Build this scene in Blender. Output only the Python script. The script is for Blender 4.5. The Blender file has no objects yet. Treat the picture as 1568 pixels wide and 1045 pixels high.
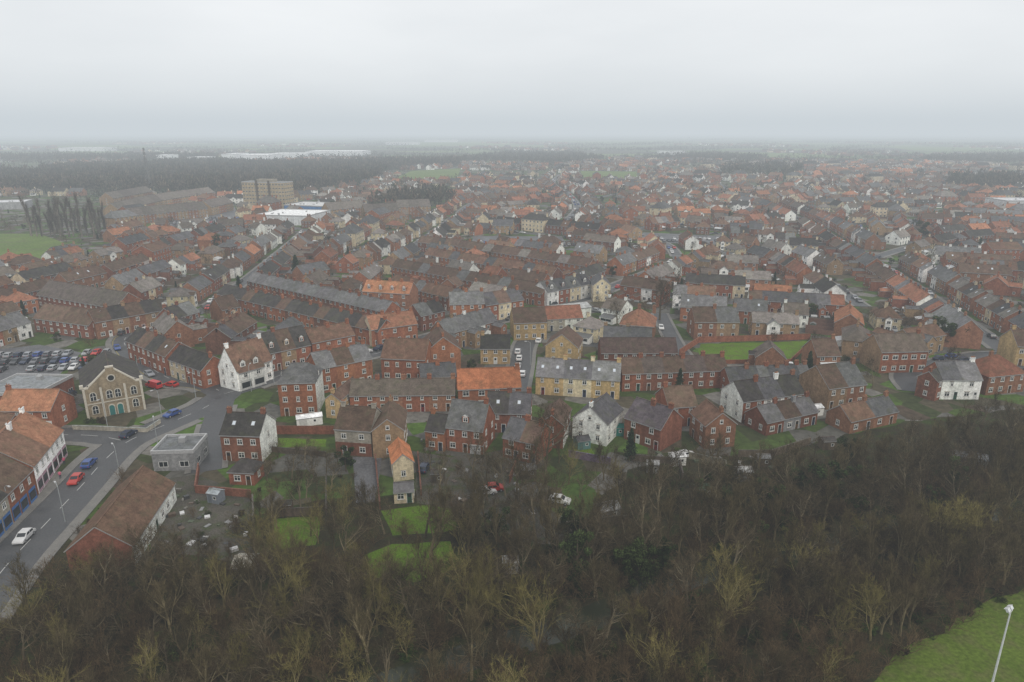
import bpy, math, random, time
from mathutils import Vector, Matrix
T0=time.time()
R=random.Random(23)
H=68.0; F=1045.0; PITCH=math.atan(322/1045.0)
sp,cp=math.sin(PITCH),math.cos(PITCH)
# survey helpers: sight-line of the drone <-> ground plane coordinates (metres)
def G(px,py,z=0.0):
    u=(px-784)/F; v=(py-522.5)/F
    d=(H-z)/(sp+v*cp)
    return (d*u,d*(cp-v*sp))
def PX(x,y,z=0.0):
    d=y*cp+(H-z)*sp
    return (784+F*x/d, 522.5+F*((H-z)*cp-y*sp)/d)
scene=bpy.context.scene
COL=scene.collection
# ------------------------------------------------------------ materials
def newmat(name):
    m=bpy.data.materials.new(name); m.use_nodes=True
    nt=m.node_tree; b=nt.nodes['Principled BSDF']
    return m,nt,b
def N(nt,t,**k):
    n=nt.nodes.new(t)
    for a,v in k.items(): setattr(n,a,v)
    return n
def mixc(nt,fac,a,b,bt='MIX'):
    m=N(nt,'ShaderNodeMix',data_type='RGBA',blend_type=bt)
    for s,v in ((0,fac),(6,a),(7,b)):
        if hasattr(v,'is_linked') or hasattr(v,'links'): nt.links.new(v,m.inputs[s])
        else: m.inputs[s].default_value=v if s==0 else (tuple(v)+(1,) if len(v)==3 else v)
    return m.outputs[2]
def noise(nt,scale,detail=4,vec=None,rough=.6):
    n=N(nt,'ShaderNodeTexNoise'); n.inputs['Scale'].default_value=scale
    n.inputs['Detail'].default_value=detail; n.inputs['Roughness'].default_value=rough
    if vec is not None: nt.links.new(vec,n.inputs['Vector'])
    return n.outputs['Fac']
def mrange(nt,val,a,b,c,d):
    m=N(nt,'ShaderNodeMapRange'); nt.links.new(val,m.inputs[0])
    for i,x in enumerate((a,b,c,d)): m.inputs[i+1].default_value=x
    return m.outputs[0]
def scalec(nt,col,fac):
    m=N(nt,'ShaderNodeVectorMath',operation='SCALE')
    nt.links.new(col,m.inputs[0]); nt.links.new(fac,m.inputs[3]); return m.outputs[0]
def tinted(name,rough,spec,layers,objrand=.18,cell=None,tintmix=None):
    m,nt,b=newmat(name)
    at=N(nt,'ShaderNodeAttribute',attribute_name='tint')
    tc=N(nt,'ShaderNodeTexCoord'); geo=N(nt,'ShaderNodeNewGeometry')
    c=at.outputs['Color']
    for (sc,lo,hi,strv) in layers:
        mp=N(nt,'ShaderNodeMapping'); mp.inputs['Scale'].default_value=strv
        nt.links.new(geo.outputs['Position'],mp.inputs['Vector'])
        f=noise(nt,sc,5,mp.outputs[0]); c=scalec(nt,c,mrange(nt,f,.3,.7,lo,hi))
    if cell:
        v=N(nt,'ShaderNodeTexVoronoi'); v.inputs['Scale'].default_value=cell
        nt.links.new(tc.outputs['Object'],v.inputs['Vector'])
        sx=N(nt,'ShaderNodeSeparateColor'); nt.links.new(v.outputs['Color'],sx.inputs[0])
        c=scalec(nt,c,mrange(nt,sx.outputs[0],0,1,.86,1.15))
    if tintmix:
        f=noise(nt,tintmix[0],4,geo.outputs['Position'])
        c=mixc(nt,mrange(nt,f,tintmix[2],tintmix[3],0,tintmix[4]),c,tintmix[1])
    oi=N(nt,'ShaderNodeObjectInfo')
    c=scalec(nt,c,mrange(nt,oi.outputs['Random'],0,1,1-objrand,1+objrand))
    nt.links.new(c,b.inputs['Base Color'])
    b.inputs['Roughness'].default_value=rough
    b.inputs['Specular IOR Level'].default_value=spec
    return m
M_WALL=tinted('brickwork',.95,.05,[(1.3,.78,1.18,(1,1,1)),(7,.85,1.15,(1,1,1)),(.5,.75,1.18,(1,1,.25))],.15,3.0)
M_ROOF=tinted('roof_tiles',.85,.1,[(.6,.72,1.28,(1,1,1)),(5,.78,1.22,(1,1,.3))],.25,2.2,(.45,(.08,.085,.045),.5,.75,.5))
M_GLASS,nt,b=newmat('window_glass'); b.inputs['Base Color'].default_value=(.02,.024,.028,1); b.inputs['Roughness'].default_value=.12
M_TRIM=tinted('painted_trim',.55,.4,[(2.5,.8,1.1,(1,1,1))],.05)
M_BARK=tinted('bark_and_twigs',1,.0,[(.6,.7,1.3,(1,1,1))],.32)
M_LEAF=tinted('evergreen_leaves',.85,.08,[(1.2,.7,1.3,(1,1,1))],.25)
M_PAINT=tinted('car_paint',.28,.5,[(.8,.93,1.05,(1,1,1))],.0)
M_METAL=tinted('metal',.5,.5,[(2,.9,1.1,(1,1,1))],.05)
MATS=[M_WALL,M_ROOF,M_GLASS,M_TRIM,M_BARK,M_LEAF,M_PAINT,M_METAL]
WALL,ROOF,GLASS,TRIM,BARK,LEAF,PAINT,METAL=range(8)
# ------------------------------------------------------------ mesh builder
I4=Matrix.Identity(4)
class MB:
    def __init__(s): s.v=[];s.f=[];s.m=[];s.c=[];s.M=I4
    def face(s,pts,mat,col):
        i=len(s.v); M=s.M
        if M is I4: s.v.extend(tuple(p) for p in pts)
        else: s.v.extend(tuple(M@Vector(p)) for p in pts)
        s.f.append(tuple(range(i,i+len(pts)))); s.m.append(mat); s.c.append(col)
    def box(s,x0,y0,z0,x1,y1,z1,mat,col,topcol=None,topmat=None):
        a,b,c,d=(x0,y0),(x1,y0),(x1,y1),(x0,y1)
        for p,q in ((a,b),(b,c),(c,d),(d,a)):
            s.face([(*p,z0),(*q,z0),(*q,z1),(*p,z1)],mat,col)
        s.face([(*a,z1),(*b,z1),(*c,z1),(*d,z1)],mat if topmat is None else topmat,topcol or col)
    def tube(s,pts,rad,n,mat,col):
        rings=[]
        for i,p in enumerate(pts):
            d=(pts[min(i+1,len(pts)-1)]-pts[max(i-1,0)])
            d=d.normalized() if d.length>1e-6 else Vector((0,0,1))
            a=d.cross(Vector((.31,.9,.12))).normalized(); b2=d.cross(a)
            rings.append([p+(a*math.cos(k*6.28318/n)+b2*math.sin(k*6.28318/n))*rad[i] for k in range(n)])
        base=len(s.v)
        for r in rings: s.v.extend(tuple(s.M@q) for q in r)
        for i in range(len(pts)-1):
            for k in range(n):
                k2=(k+1)%n
                s.f.append((base+i*n+k,base+i*n+k2,base+(i+1)*n+k2,base+(i+1)*n+k)); s.m.append(mat); s.c.append(col)
    def mesh(s,name,smooth=False):
        me=bpy.data.meshes.new(name); me.from_pydata(s.v,[],s.f)
        for m in MATS: me.materials.append(m)
        me.polygons.foreach_set('material_index',s.m)
        at=me.color_attributes.new('tint','FLOAT_COLOR','CORNER')
        buf=[]
        for f,c in zip(s.f,s.c): buf.extend((c[0],c[1],c[2],1.0)*len(f))
        at.data.foreach_set('color',buf)
        if smooth: me.polygons.foreach_set('use_smooth',[True]*len(s.f))
        me.update(); return me
def put(name,me,x=0,y=0,z=0,rot=0,sc=1.0):
    o=bpy.data.objects.new(name,me); o.location=(x,y,z); o.rotation_euler=(0,0,rot)
    o.scale=(sc,sc,sc) if not isinstance(sc,tuple) else sc
    COL.objects.link(o); return o
# ------------------------------------------------------------ occupancy
OCC=set()
def cells(x,y,ang,L,W,ox=0,oy=0,step=1.6):
    ca,sa=math.cos(ang),math.sin(ang); out=[]
    nx=max(1,int(L/step)); ny=max(1,int(W/step))
    for i in range(nx+1):
        for j in range(ny+1):
            a=ox+L*i/nx; b=oy+W*j/ny
            out.append((int((x+a*ca-b*sa)//2),int((y+a*sa+b*ca)//2)))
    return out
def mark(*a,**k): OCC.update(cells(*a,**k))
def free(*a,**k): return not any(c in OCC for c in cells(*a,**k))
def inpoly(x,y,P):
    c=False; j=len(P)-1
    for i in range(len(P)):
        if (P[i][1]>y)!=(P[j][1]>y) and x<(P[j][0]-P[i][0])*(y-P[i][1])/(P[j][1]-P[i][1])+P[i][0]: c=not c
        j=i
    return c
# ------------------------------------------------------------ palette (albedo)
BRICK=[(.255,.10,.06),(.29,.118,.067),(.205,.088,.058),(.26,.13,.08),(.175,.088,.062),(.32,.135,.072)]
SLATE=(.085,.083,.086); SLATE2=(.14,.137,.137); BROWN=(.11,.072,.053); BROWN2=(.15,.088,.06); ORANGE=(.40,.155,.072); DARK=(.052,.047,.044); REDT=(.23,.10,.062)
WHITE=(.80,.80,.76); CREAM=(.58,.49,.34); YEL=(.45,.32,.16); STONE=(.36,.33,.27); TANB=(.31,.21,.125); GREY=(.25,.25,.25)
ROOFS=[SLATE,SLATE2,SLATE,BROWN,BROWN,BROWN2,DARK,SLATE2,REDT,(.12,.097,.082),(.18,.16,.145)]
TR=(.80,.80,.77)
def jit(c,r,a=.12):
    k=1+r.uniform(-a,a); return (c[0]*k,c[1]*k*(1+r.uniform(-.03,.03)),c[2]*k)
# ------------------------------------------------------------ house parts
def window(mb,O,D,Nn,u,z,w,h,det,tr=TR,sill=True):
    def P(a,zz,off): return (O[0]+D[0]*a+Nn[0]*off, O[1]+D[1]*a+Nn[1]*off, zz)
    if det==0:
        mb.face([P(u-w/2,z,.03),P(u+w/2,z,.03),P(u+w/2,z+h,.03),P(u-w/2,z+h,.03)],GLASS,(0,0,0)); return
    def slab(a0,z0,a1,z1,o0,o1,mat,col):
        mb.face([P(a0,z0,o1),P(a1,z0,o1),P(a1,z1,o1),P(a0,z1,o1)],mat,col)
        if det>1:
            mb.face([P(a0,z1,o0),P(a0,z1,o1),P(a1,z1,o1),P(a1,z1,o0)],mat,col)
            mb.face([P(a0,z0,o0),P(a0,z0,o1),P(a0,z1,o1),P(a0,z1,o0)],mat,col)
            mb.face([P(a1,z0,o0),P(a1,z0,o1),P(a1,z1,o1),P(a1,z1,o0)],mat,col)
            mb.face([P(a0,z0,o0),P(a1,z0,o0),P(a1,z0,o1),P(a0,z0,o1)],mat,col)
    a0,a1=u-w/2,u+w/2; t=.1
    mb.face([P(a0,z,.012),P(a1,z,.012),P(a1,z+h,.012),P(a0,z+h,.012)],GLASS,(0,0,0))
    slab(a0,z,a0+t,z+h,0,.06,TRIM,tr); slab(a1-t,z,a1,z+h,0,.06,TRIM,tr)
    slab(a0+t,z,a1-t,z+t,0,.058,TRIM,tr); slab(a0+t,z+h-t,a1-t,z+h,0,.058,TRIM,tr)
    if w>.8: slab(u-.04,z+t,u+.04,z+h-t,0,.05,TRIM,tr)
    if det>1:
        slab(a0+t,z+h*.62,a1-t,z+h*.62+.06,0,.044,TRIM,tr)
        if sill:
            slab(a0-.1,z-.13,a1+.1,z-.005,0,.1,TRIM,(.42,.4,.36)); slab(a0-.1,z+h+.005,a1+.1,z+h+.17,0,.03,TRIM,(.33,.28,.22))
def door(mb,O,D,Nn,u,det,col):
    def P(a,zz,off): return (O[0]+D[0]*a+Nn[0]*off, O[1]+D[1]*a+Nn[1]*off, zz)
    mb.face([P(u-.55,.05,.03),P(u+.55,.05,.03),P(u+.55,2.25,.03),P(u-.55,2.25,.03)],TRIM,TR)
    mb.face([P(u-.45,.06,.05),P(u+.45,.06,.05),P(u+.45,2.15,.05),P(u-.45,2.15,.05)],TRIM,col)
    mb.face([P(u-.3,1.3,.06),P(u+.3,1.3,.06),P(u+.3,1.95,.06),P(u-.3,1.95,.06)],GLASS,col)
def chimney(mb,x,y,ztop,r,col,det,w=1.0,d=.6):
    mb.box(x-w/2,y-d/2,ztop-1.5,x+w/2,y+d/2,ztop+.95,WALL,col)
    mb.box(x-w/2-.07,y-d/2-.07,ztop+.95,x+w/2+.07,y+d/2+.07,ztop+1.1,WALL,(col[0]*.8,col[1]*.85,col[2]*.9))
    if det:
        k=r.choice((2,3,4))
        for i in range(k):
            cx=x-w/2+w*(i+.5)/k
            mb.tube([Vector((cx,y,ztop+1.1)),Vector((cx,y,ztop+1.5))],[.12,.1],5,WALL,(.34,.18,.11))
def roof_slabs(mb,x0,x1,W,eave,pitch,roofc,o=.28,t=.14,hipL=0,hipR=0,capc=None):
    tg=math.tan(pitch); h=W/2*tg; ze=eave-o*tg+t; zr=eave+h+t
    xa,xb=x0-(o if hipL else 0),x1+(o if hipR else 0)
    for sgn in (0,1):
        ye=-o if sgn==0 else W+o
        q=[(xa,ye,ze),(xb,ye,ze),(x1-hipR,W/2,zr),(x0+hipL,W/2,zr)]
        if sgn: q=q[::-1]
        mb.face(q,ROOF,roofc)
        mb.face([(xa,ye,ze-t-.08),(xb,ye,ze-t-.08),(xb,ye,ze),(xa,ye,ze)],TRIM,(.3,.3,.3) )
    if hipL: mb.face([(xa,W+o,ze),(xa,-o,ze),(x0+hipL,W/2,zr)],ROOF,roofc)
    else:
        for a,b2 in ((-o,W/2),(W+o,W/2)):
            mb.face([(x0,a,ze-t*1.6),(x0,b2,zr-t*1.6),(x0,b2,zr),(x0,a,ze)],TRIM,(.33,.32,.31))
    if hipR: mb.face([(xb,-o,ze),(xb,W+o,ze),(x1-hipR,W/2,zr)],ROOF,roofc)
    else:
        for a,b2 in ((-o,W/2),(W+o,W/2)):
            mb.face([(x1,a,ze-t*1.6),(x1,b2,zr-t*1.6),(x1,b2,zr),(x1,a,ze)],TRIM,(.33,.32,.31))
    cc=capc or (roofc[0]*.8+.03,roofc[1]*.8+.018,roofc[2]*.8+.014)
    mb.box(x0+hipL,W/2-.12,zr-.06,x1-hipR,W/2+.12,zr+.07,ROOF,cc)
    return h
DOORC=[(.02,.03,.06),(.15,.02,.02),(.6,.6,.58),(.02,.07,.04),(.03,.03,.03),(.1,.05,.02)]
def house(mb,L,W,eave,pitch=38,walls=None,roofs=None,n=1,det=2,r=R,hip=0,side=1,back=1,chim=1,dorm=0,lights=0,outr=0,nf=None,wh=1.25,ww=1.15,gab=None,shop=None,ov=.28,low=None):
    pitch=math.radians(pitch); u=L/n
    walls=walls or [r.choice(BRICK)]; roofs=roofs or [r.choice(ROOFS)]
    ns=max(1,int(round(eave/2.75))); fh=eave/ns
    h=W/2*math.tan(pitch)
    for i in range(n):
        wc=jit(walls[i%len(walls)],r,.07); rc=jit(roofs[i%len(roofs)],r,.13)
        x0,x1=i*u,(i+1)*u
        for (O,D,Nn,isf) in (((x0,0),(1,0),(0,-1),1),((x1,W),(-1,0),(0,1),0)):
            a=(O[0],O[1]); b2=(O[0]+D[0]*u,O[1])
            if low and isf:
                mb.face([(*a,0),(*b2,0),(*b2,fh),(*a,fh)],WALL,low); mb.face([(*a,fh),(*b2,fh),(*b2,eave),(*a,eave)],WALL,wc)
            else: mb.face([(*a,0),(*b2,0),(*b2,eave),(*a,eave)],WALL,wc)
            if not isf and not back: continue
            k=nf if (nf and isf) else max(1,int(u/2.75)); dj=r.randrange(k)
            for s in range(ns):
                for j in range(k):
                    uu=(j+.5)*u/k+(r.uniform(-.12,.12) if k>1 else 0)
                    z=s*fh+.9; hh=min(wh,fh-1.15)
                    if s==0 and shop and isf:
                        def P(aa,zz,off): return (O[0]+D[0]*aa,O[1]-off,zz)
                        w2=u/k*.42
                        mb.face([P(uu-w2,.1,.05),P(uu+w2,.1,.05),P(uu+w2,2.9,.05),P(uu-w2,2.9,.05)],TRIM,shop)
                        mb.face([P(uu-w2*.85,.7,.07),P(uu+w2*.85,.7,.07),P(uu+w2*.85,2.3,.07),P(uu-w2*.85,2.3,.07)],GLASS,shop)
                        continue
                    if s==0 and j==dj and k>1: door(mb,O,D,Nn,uu,det,r.choice(DOORC)); continue
                    if s==0 and k==1:
                        window(mb,O,D,Nn,uu-u*.16,z,min(ww*1.2,u*.35),hh,det); door(mb,O,D,Nn,uu+u*.28,det,r.choice(DOORC)); continue
                    window(mb,O,D,Nn,uu,z,ww*(1.15 if s==0 else 1)*r.choice((1,1,1,.7)),hh,det)
        roof_slabs(mb,x0-(.12 if i==0 and not hip else 0),x1+(.12 if i==n-1 and not hip else 0),W,eave,pitch,rc,hipL=hip*W/2 if i==0 else 0,hipR=hip*W/2 if i==n-1 else 0,o=ov)
        if i==0 or i==n-1:
            for (xx,e) in ((0,0),(L,1)):
                if (e==0 and i) or (e==1 and i<n-1): continue
                gc=jit(gab,r,.03) if gab else wc
                q=[(xx,0,0),(xx,W,0),(xx,W,eave),(xx,W/2,eave+(0 if hip else h)),(xx,0,eave)]
                if hip: q.pop(3)
                mb.face(q if e else q[::-1],WALL,gc)
                if side:
                    O,D,Nn=((0,W),(0,-1),(-1,0)) if e==0 else ((L,0),(0,1),(1,0))
                    k=max(1,int(W/3.4)) if side>1 else r.choice((0,1,2))
                    for s in range(ns):
                        for j in range(k):
                            window(mb,O,D,Nn,(j+.5)*W/k,s*fh+.95,ww*.85,min(wh,fh-1.15),det)
                    if h>2.6 and side>1: window(mb,O,D,Nn,W/2,eave+.25,.8,.9,det)
        if chim:
            rr=r.random()
            if n==1:
                if rr<.8: chimney(mb,.6 if not hip else L*.4,W/2,eave+h,r,wc,det)
                if rr>.4 and L>8: chimney(mb,L-.6 if not hip else L*.6,W/2,eave+h,r,wc,det)
            elif rr<.85: chimney(mb,x1-(0.0 if i<n-1 else .55),W/2+r.choice((-.5,0,0)),eave+h,r,wc,det,w=1.1)
        tg=math.tan(pitch)
        for kk in range(int(lights)+(1 if r.random()<(lights%1) else 0)):
            xx=x0+u*(kk+.5)/max(1,math.ceil(lights))+r.uniform(-.3,.3); ya=W*.2; yb=ya+.85
            q=[(xx-.4,ya,eave+ya*tg+.17),(xx+.4,ya,eave+ya*tg+.17),(xx+.4,yb,eave+yb*tg+.17),(xx-.4,yb,eave+yb*tg+.17)]
            mb.face(q,TRIM,(.25,.25,.25))
            q=[(xx-.32,ya+.08,eave+(ya+.08)*tg+.19),(xx+.32,ya+.08,eave+(ya+.08)*tg+.19),(xx+.32,yb-.08,eave+(yb-.08)*tg+.19),(xx-.32,yb-.08,eave+(yb-.08)*tg+.19)]
            mb.face(q,TRIM,(.55,.6,.65))
        for kk in range(dorm):
            xx=x0+u*(kk+.5)/dorm; yd=W*.1; zb=eave+yd*tg; zt=zb+1.5; yr=min(W/2,(zt-eave)/tg)
            mb.face([(xx-.8,yd,zb),(xx+.8,yd,zb),(xx+.8,yd,zt),(xx-.8,yd,zt)],WALL,wc)
            mb.face([(xx-.8,yd,zt),(xx+.8,yd,zt),(xx,yd,zt+.7)],TRIM,TR)
            window(mb,(xx,yd),(1,0),(0,-1),0,zb+.25,1.1,1.1,det,sill=False)
            for sg in (-1,1):
                mb.face([(xx+sg*.8,yd,zb),(xx+sg*.8,yr,zt),(xx+sg*.8,yd,zt)],ROOF,rc)
                mb.face([(xx+sg*.95,yd-.15,zt-.1),(xx,yd-.15,zt+.75),(xx,W/2,zt+.75),(xx+sg*.95,yr,zt-.1)],ROOF,rc)
        if outr and r.random()<outr:
            M0=mb.M; wl=r.uniform(3,6.5); ww2=u*.5; e2=eave*r.choice((.5,.85,.85,.5))
            mb.M=M0@Matrix.Translation((x0+(u*.5 if i%2 else 0)+ww2,W+.003,0))@Matrix.Rotation(math.pi/2,4,'Z')
            th=math.radians(32); h2=ww2/2*math.tan(th)
            mb.face([(0,0,0),(wl,0,0),(wl,0,e2),(0,0,e2)],WALL,wc); mb.face([(wl,ww2,0),(0,ww2,0),(0,ww2,e2),(wl,ww2,e2)],WALL,wc)
            mb.face([(wl,0,0),(wl,ww2,0),(wl,ww2,e2),(wl,ww2/2,e2+h2),(wl,0,e2)],WALL,wc)
            roof_slabs(mb,0,wl+.1,ww2,e2,th,rc,o=.15,t=.08)
            if det:
                window(mb,(0,0),(1,0),(0,-1),wl*.5,.9,1,1.1,1)
                window(mb,(wl,0),(0,1),(1,0),ww2*.5,.9,1,1.1,1)
                if e2>4: window(mb,(wl,0),(0,1),(1,0),ww2*.5,e2-1.6,.9,1.1,1)
            mb.M=M0
        elif outr and r.random()<.5:
            a0=x0+u*.15; a1=x0+u*.85; dd=r.uniform(2.2,3.2); cc=r.choice([WHITE,WHITE,wc]); rf=r.choice([(.6,.62,.63),(.5,.5,.5),(.12,.12,.12)])
            mb.face([(a1,W+dd,0),(a0,W+dd,0),(a0,W+dd,2.2),(a1,W+dd,2.2)],TRIM,cc)
            for xx in (a0,a1): mb.face([(xx,W+.01,0),(xx,W+dd,0),(xx,W+dd,2.2),(xx,W+.01,2.9)],TRIM,cc)
            mb.face([(a0-.1,W+.01,2.93),(a1+.1,W+.01,2.93),(a1+.1,W+dd+.15,2.2),(a0-.1,W+dd+.15,2.2)],TRIM,rf)
            window(mb,(a1,W+dd),(-1,0),(0,1),(a1-a0)/2,.8,(a1-a0)*.8,1.1,1)
def hero(name,p1,p2,W,eave,ridge='x',**k):
    a=G(*p1); b=G(*p2); L=math.hypot(b[0]-a[0],b[1]-a[1]); ang=math.atan2(b[1]-a[1],b[0]-a[0])
    mb=MB()
    if ridge=='y':
        mb.M=Matrix.Translation((L,0,0))@Matrix.Rotation(math.pi/2,4,'Z')
        k.setdefault('side',2); house(mb,W,L,eave,**k)
    else: house(mb,L,W,eave,**k)
    put(name,mb.mesh(name),a[0],a[1],0,ang)
    mark(a[0],a[1],ang,L+2,W+2,-1,-1)
    return a,ang,L
# ------------------------------------------------------------ roads
ROADS=[]
def road_mat(name,c1,c2,sc):
    m,nt,b=newmat(name); g=N(nt,'ShaderNodeNewGeometry')
    f=noise(nt,sc,6,g.outputs['Position']); f2=noise(nt,sc*12,3,g.outputs['Position'])
    c=mixc(nt,mrange(nt,f,.35,.65,0,1),c1,c2); c=scalec(nt,c,mrange(nt,f2,.3,.7,.8,1.2))
    nt.links.new(c,b.inputs['Base Color']); b.inputs['Specular IOR Level'].default_value=.3
    nt.links.new(mrange(nt,f,.3,.7,.35,.8),b.inputs['Roughness']); return m
M_ASPH=road_mat('wet_asphalt',(.055,.057,.06),(.09,.09,.093),.25)
M_PAVE=road_mat('paving',(.13,.125,.115),(.19,.18,.165),.4)
M_LINE,nt,b=newmat('road_paint'); b.inputs['Base Color'].default_value=(.5,.5,.48,1); b.inputs['Roughness'].default_value=.6
M_YLINE,nt,b=newmat('yellow_road_paint'); b.inputs['Base Color'].default_value=(.38,.30,.07,1)
def smooth(pts,step=3.0):
    out=[]
    for i in range(len(pts)-1):
        p0=pts[max(i-1,0)];p1=pts[i];p2=pts[i+1];p3=pts[min(i+2,len(pts)-1)]
        n=max(1,int(math.hypot(p2[0]-p1[0],p2[1]-p1[1])/step))
        for k in range(n):
            t=k/n
            out.append(tuple(.5*((2*p1[a])+(-p0[a]+p2[a])*t+(2*p0[a]-5*p1[a]+4*p2[a]-p3[a])*t*t+(-p0[a]+3*p1[a]-3*p2[a]+p3[a])*t**3) for a in (0,1)))
    out.append(pts[-1]); return out
def normals(P):
    out=[]
    for i in range(len(P)):
        a=P[max(i-1,0)]; b=P[min(i+1,len(P)-1)]; dx,dy=b[0]-a[0],b[1]-a[1]; l=math.hypot(dx,dy) or 1
        out.append((-dy/l,dx/l))
    return out
def raw(name,verts,faces,mat):
    me=bpy.data.meshes.new(name); me.from_pydata(verts,[],faces); me.materials.append(mat); return put(name,me)
def ribbon(name,P,o0,o1,z,mat,skip=None,thick=0):
    NN=normals(P); v=[];f=[]
    for i in range(len(P)-1):
        if skip and skip(i): continue
        b=len(v)
        for (j,o) in ((i,o0),(i,o1),(i+1,o1),(i+1,o0)):
            v.append((P[j][0]+NN[j][0]*o,P[j][1]+NN[j][1]*o,z))
        f.append((b,b+1,b+2,b+3))
        if thick:
            for (j,o) in ((i,o0),(i,o1),(i+1,o1),(i+1,o0)):
                v.append((P[j][0]+NN[j][0]*o,P[j][1]+NN[j][1]*o,0))
            f+= [(b,b+3,b+7,b+4),(b+1,b+2,b+6,b+5)]
    if f: return raw(name,v,f,mat)
def mk_road(name,px,w,pave=1.6,line=True,yellow=False,far=False):
    P=smooth([G(*p) for p in px],3 if not far else 8); ROADS.append(dict(n=name,P=P,w=w,pave=pave,line=line,yellow=yellow,far=far))
def rdist(x,y,skip=None):
    best=(1e9,0)
    for k,rd in enumerate(ROADS):
        if k==skip: continue
        for i in range(0,len(rd['P'])):
            p=rd['P'][i]; d=math.hypot(p[0]-x,p[1]-y)-rd['w']/2
            if d<best[0]: best=(d,(k,i))
    return best
mk_road('high_street_road',[(-80,985),(5,872),(70,802),(124,745),(163,702),(200,674),(262,647),(318,622),(345,603)],9,2.0)
mk_road('side_road',[(30,668),(95,666),(150,668),(192,676)],7.5,1.6)
mk_road('north_road',[(345,603),(312,589),(268,583),(228,562),(198,538),(193,517),(235,499),(300,482)],7.5,1.8,yellow=True)
mk_road('market_road',[(345,603),(405,584),(478,558),(570,543),(640,522),(720,501),(800,482),(880,462),(960,432),(1040,400)],7,1.6)
mk_road('station_road',[(778,640),(790,590),(797,560),(803,530),(822,500),(835,480)],6.5,1.2,line=False)
mk_road('lane_road',[(345,603),(332,640),(322,680),(316,722)],6,1.2,line=False)
mk_road('long_terrace_road',[(1620,600),(1540,540),(1470,488),(1400,440),(1330,398),(1280,368),(1235,340),(1180,318)],5.5,1.6,line=False)
mk_road('back_lane_road',[(1010,480),(1035,530),(1060,560)],5,1,line=False)
mk_road('right_cross_road',[(1400,600),(1392,570),(1500,545),(1560,548)],6,1.2,line=False)
NEAR_ROADS=len(ROADS)
for px in ([(860,345),(884,318),(868,296),(846,281),(858,268)],[(1040,400),(1010,370),(905,345),(800,336),(700,330)],[(1180,318),(1090,305),(1000,292),(930,290),(868,296)],[(1180,318),(1250,300),(1390,288),(1560,300)],[(1330,398),(1430,372),(1600,360)],[(1235,340),(1140,352),(1050,345),(950,352)],[(700,330),(730,310),(800,300),(868,296)],[(300,482),(370,435),(420,395),(450,370),(470,352)],[(470,352),(420,350),(330,352),(230,362)],[(560,420),(620,385),(660,360),(700,330)],[(1320,470),(1260,430),(1190,400),(1100,385),(1040,400)]):
    mk_road('residential_road',px,5.2,1.3,line=False,far=True)
for k,rd in enumerate(ROADS):
    P=rd['P']; w=rd['w']; z=.014+.005*k
    if rd['far']: z=.09+.002*(k-NEAR_ROADS)
    ribbon(rd['n'],P,-w/2,w/2,z,M_ASPH)
    NN=normals(P)
    for s in (-1,1):
        def sk(i,s=s):
            o=s*(w/2+rd['pave']*.5); x=P[i][0]+NN[i][0]*o; y=P[i][1]+NN[i][1]*o
            return rdist(x,y,k)[0]<rd['pave']*.6+1.2+(2 if rd['far'] else 0)
        a,b2=s*w/2,s*(w/2+rd['pave'])
        ribbon('pavement',P,min(a,b2),max(a,b2),.14+.0015*k+(.05 if rd['far'] else 0),M_PAVE,sk,thick=1)
        if rd['yellow']:
            for q in (.25,.42):
                o=s*(w/2-q); ribbon('yellow_line',P,o-.04,o+.04,z+.004,M_YLINE,sk)
    if rd['line']:
        Q=smooth(P,1.5)
        ribbon('road_marking',Q,-.06,.06,z+.004,M_LINE,lambda i:(i%4)>1)
    for p in P: mark(p[0]-w/2-1.2,p[1]-w/2-1.2,0,w+2.4,w+2.4)
# ------------------------------------------------------------ ground sheets
def sheet_mat(name,a,b_,sc,c3=None,sc3=3,rough=.95):
    m,nt,b=newmat(name); g=N(nt,'ShaderNodeNewGeometry')
    f=noise(nt,sc,8,g.outputs['Position'],.65); c=mixc(nt,mrange(nt,f,.35,.65,0,1),a,b_)
    if c3:
        f=noise(nt,sc3,6,g.outputs['Position']); c=mixc(nt,mrange(nt,f,.48,.68,0,1),c,c3)
    f=noise(nt,sc*25,3,g.outputs['Position']); c=scalec(nt,c,mrange(nt,f,.3,.7,.7,1.3))
    nt.links.new(c,b.inputs['Base Color']); b.inputs['Roughness'].default_value=rough; b.inputs['Specular IOR Level'].default_value=.08
    bp=N(nt,'ShaderNodeBump'); bp.inputs['Strength'].default_value=.5; bp.inputs['Distance'].default_value=.15
    nt.links.new(f,bp.inputs['Height']); nt.links.new(bp.outputs[0],b.inputs['Normal']); return m
M_LAWN=sheet_mat('lawn_grass',(.07,.125,.012),(.10,.17,.018),.12,(.09,.10,.03),.5)
M_PITCH=sheet_mat('pitch_grass',(.07,.105,.016),(.095,.135,.022),.07,(.10,.11,.035),.35)
M_FIELD=sheet_mat('field_grass',(.09,.14,.03),(.13,.18,.045),.03,(.11,.13,.05),.1)
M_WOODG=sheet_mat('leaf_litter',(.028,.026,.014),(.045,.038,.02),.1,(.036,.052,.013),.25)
M_YARD=sheet_mat('gravel_yard',(.10,.09,.075),(.065,.06,.05),.12,(.05,.065,.025),.35)
M_CARP=sheet_mat('car_park_asphalt',(.10,.10,.105),(.15,.15,.155),.08,(.08,.08,.085),.2,.5)
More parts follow.
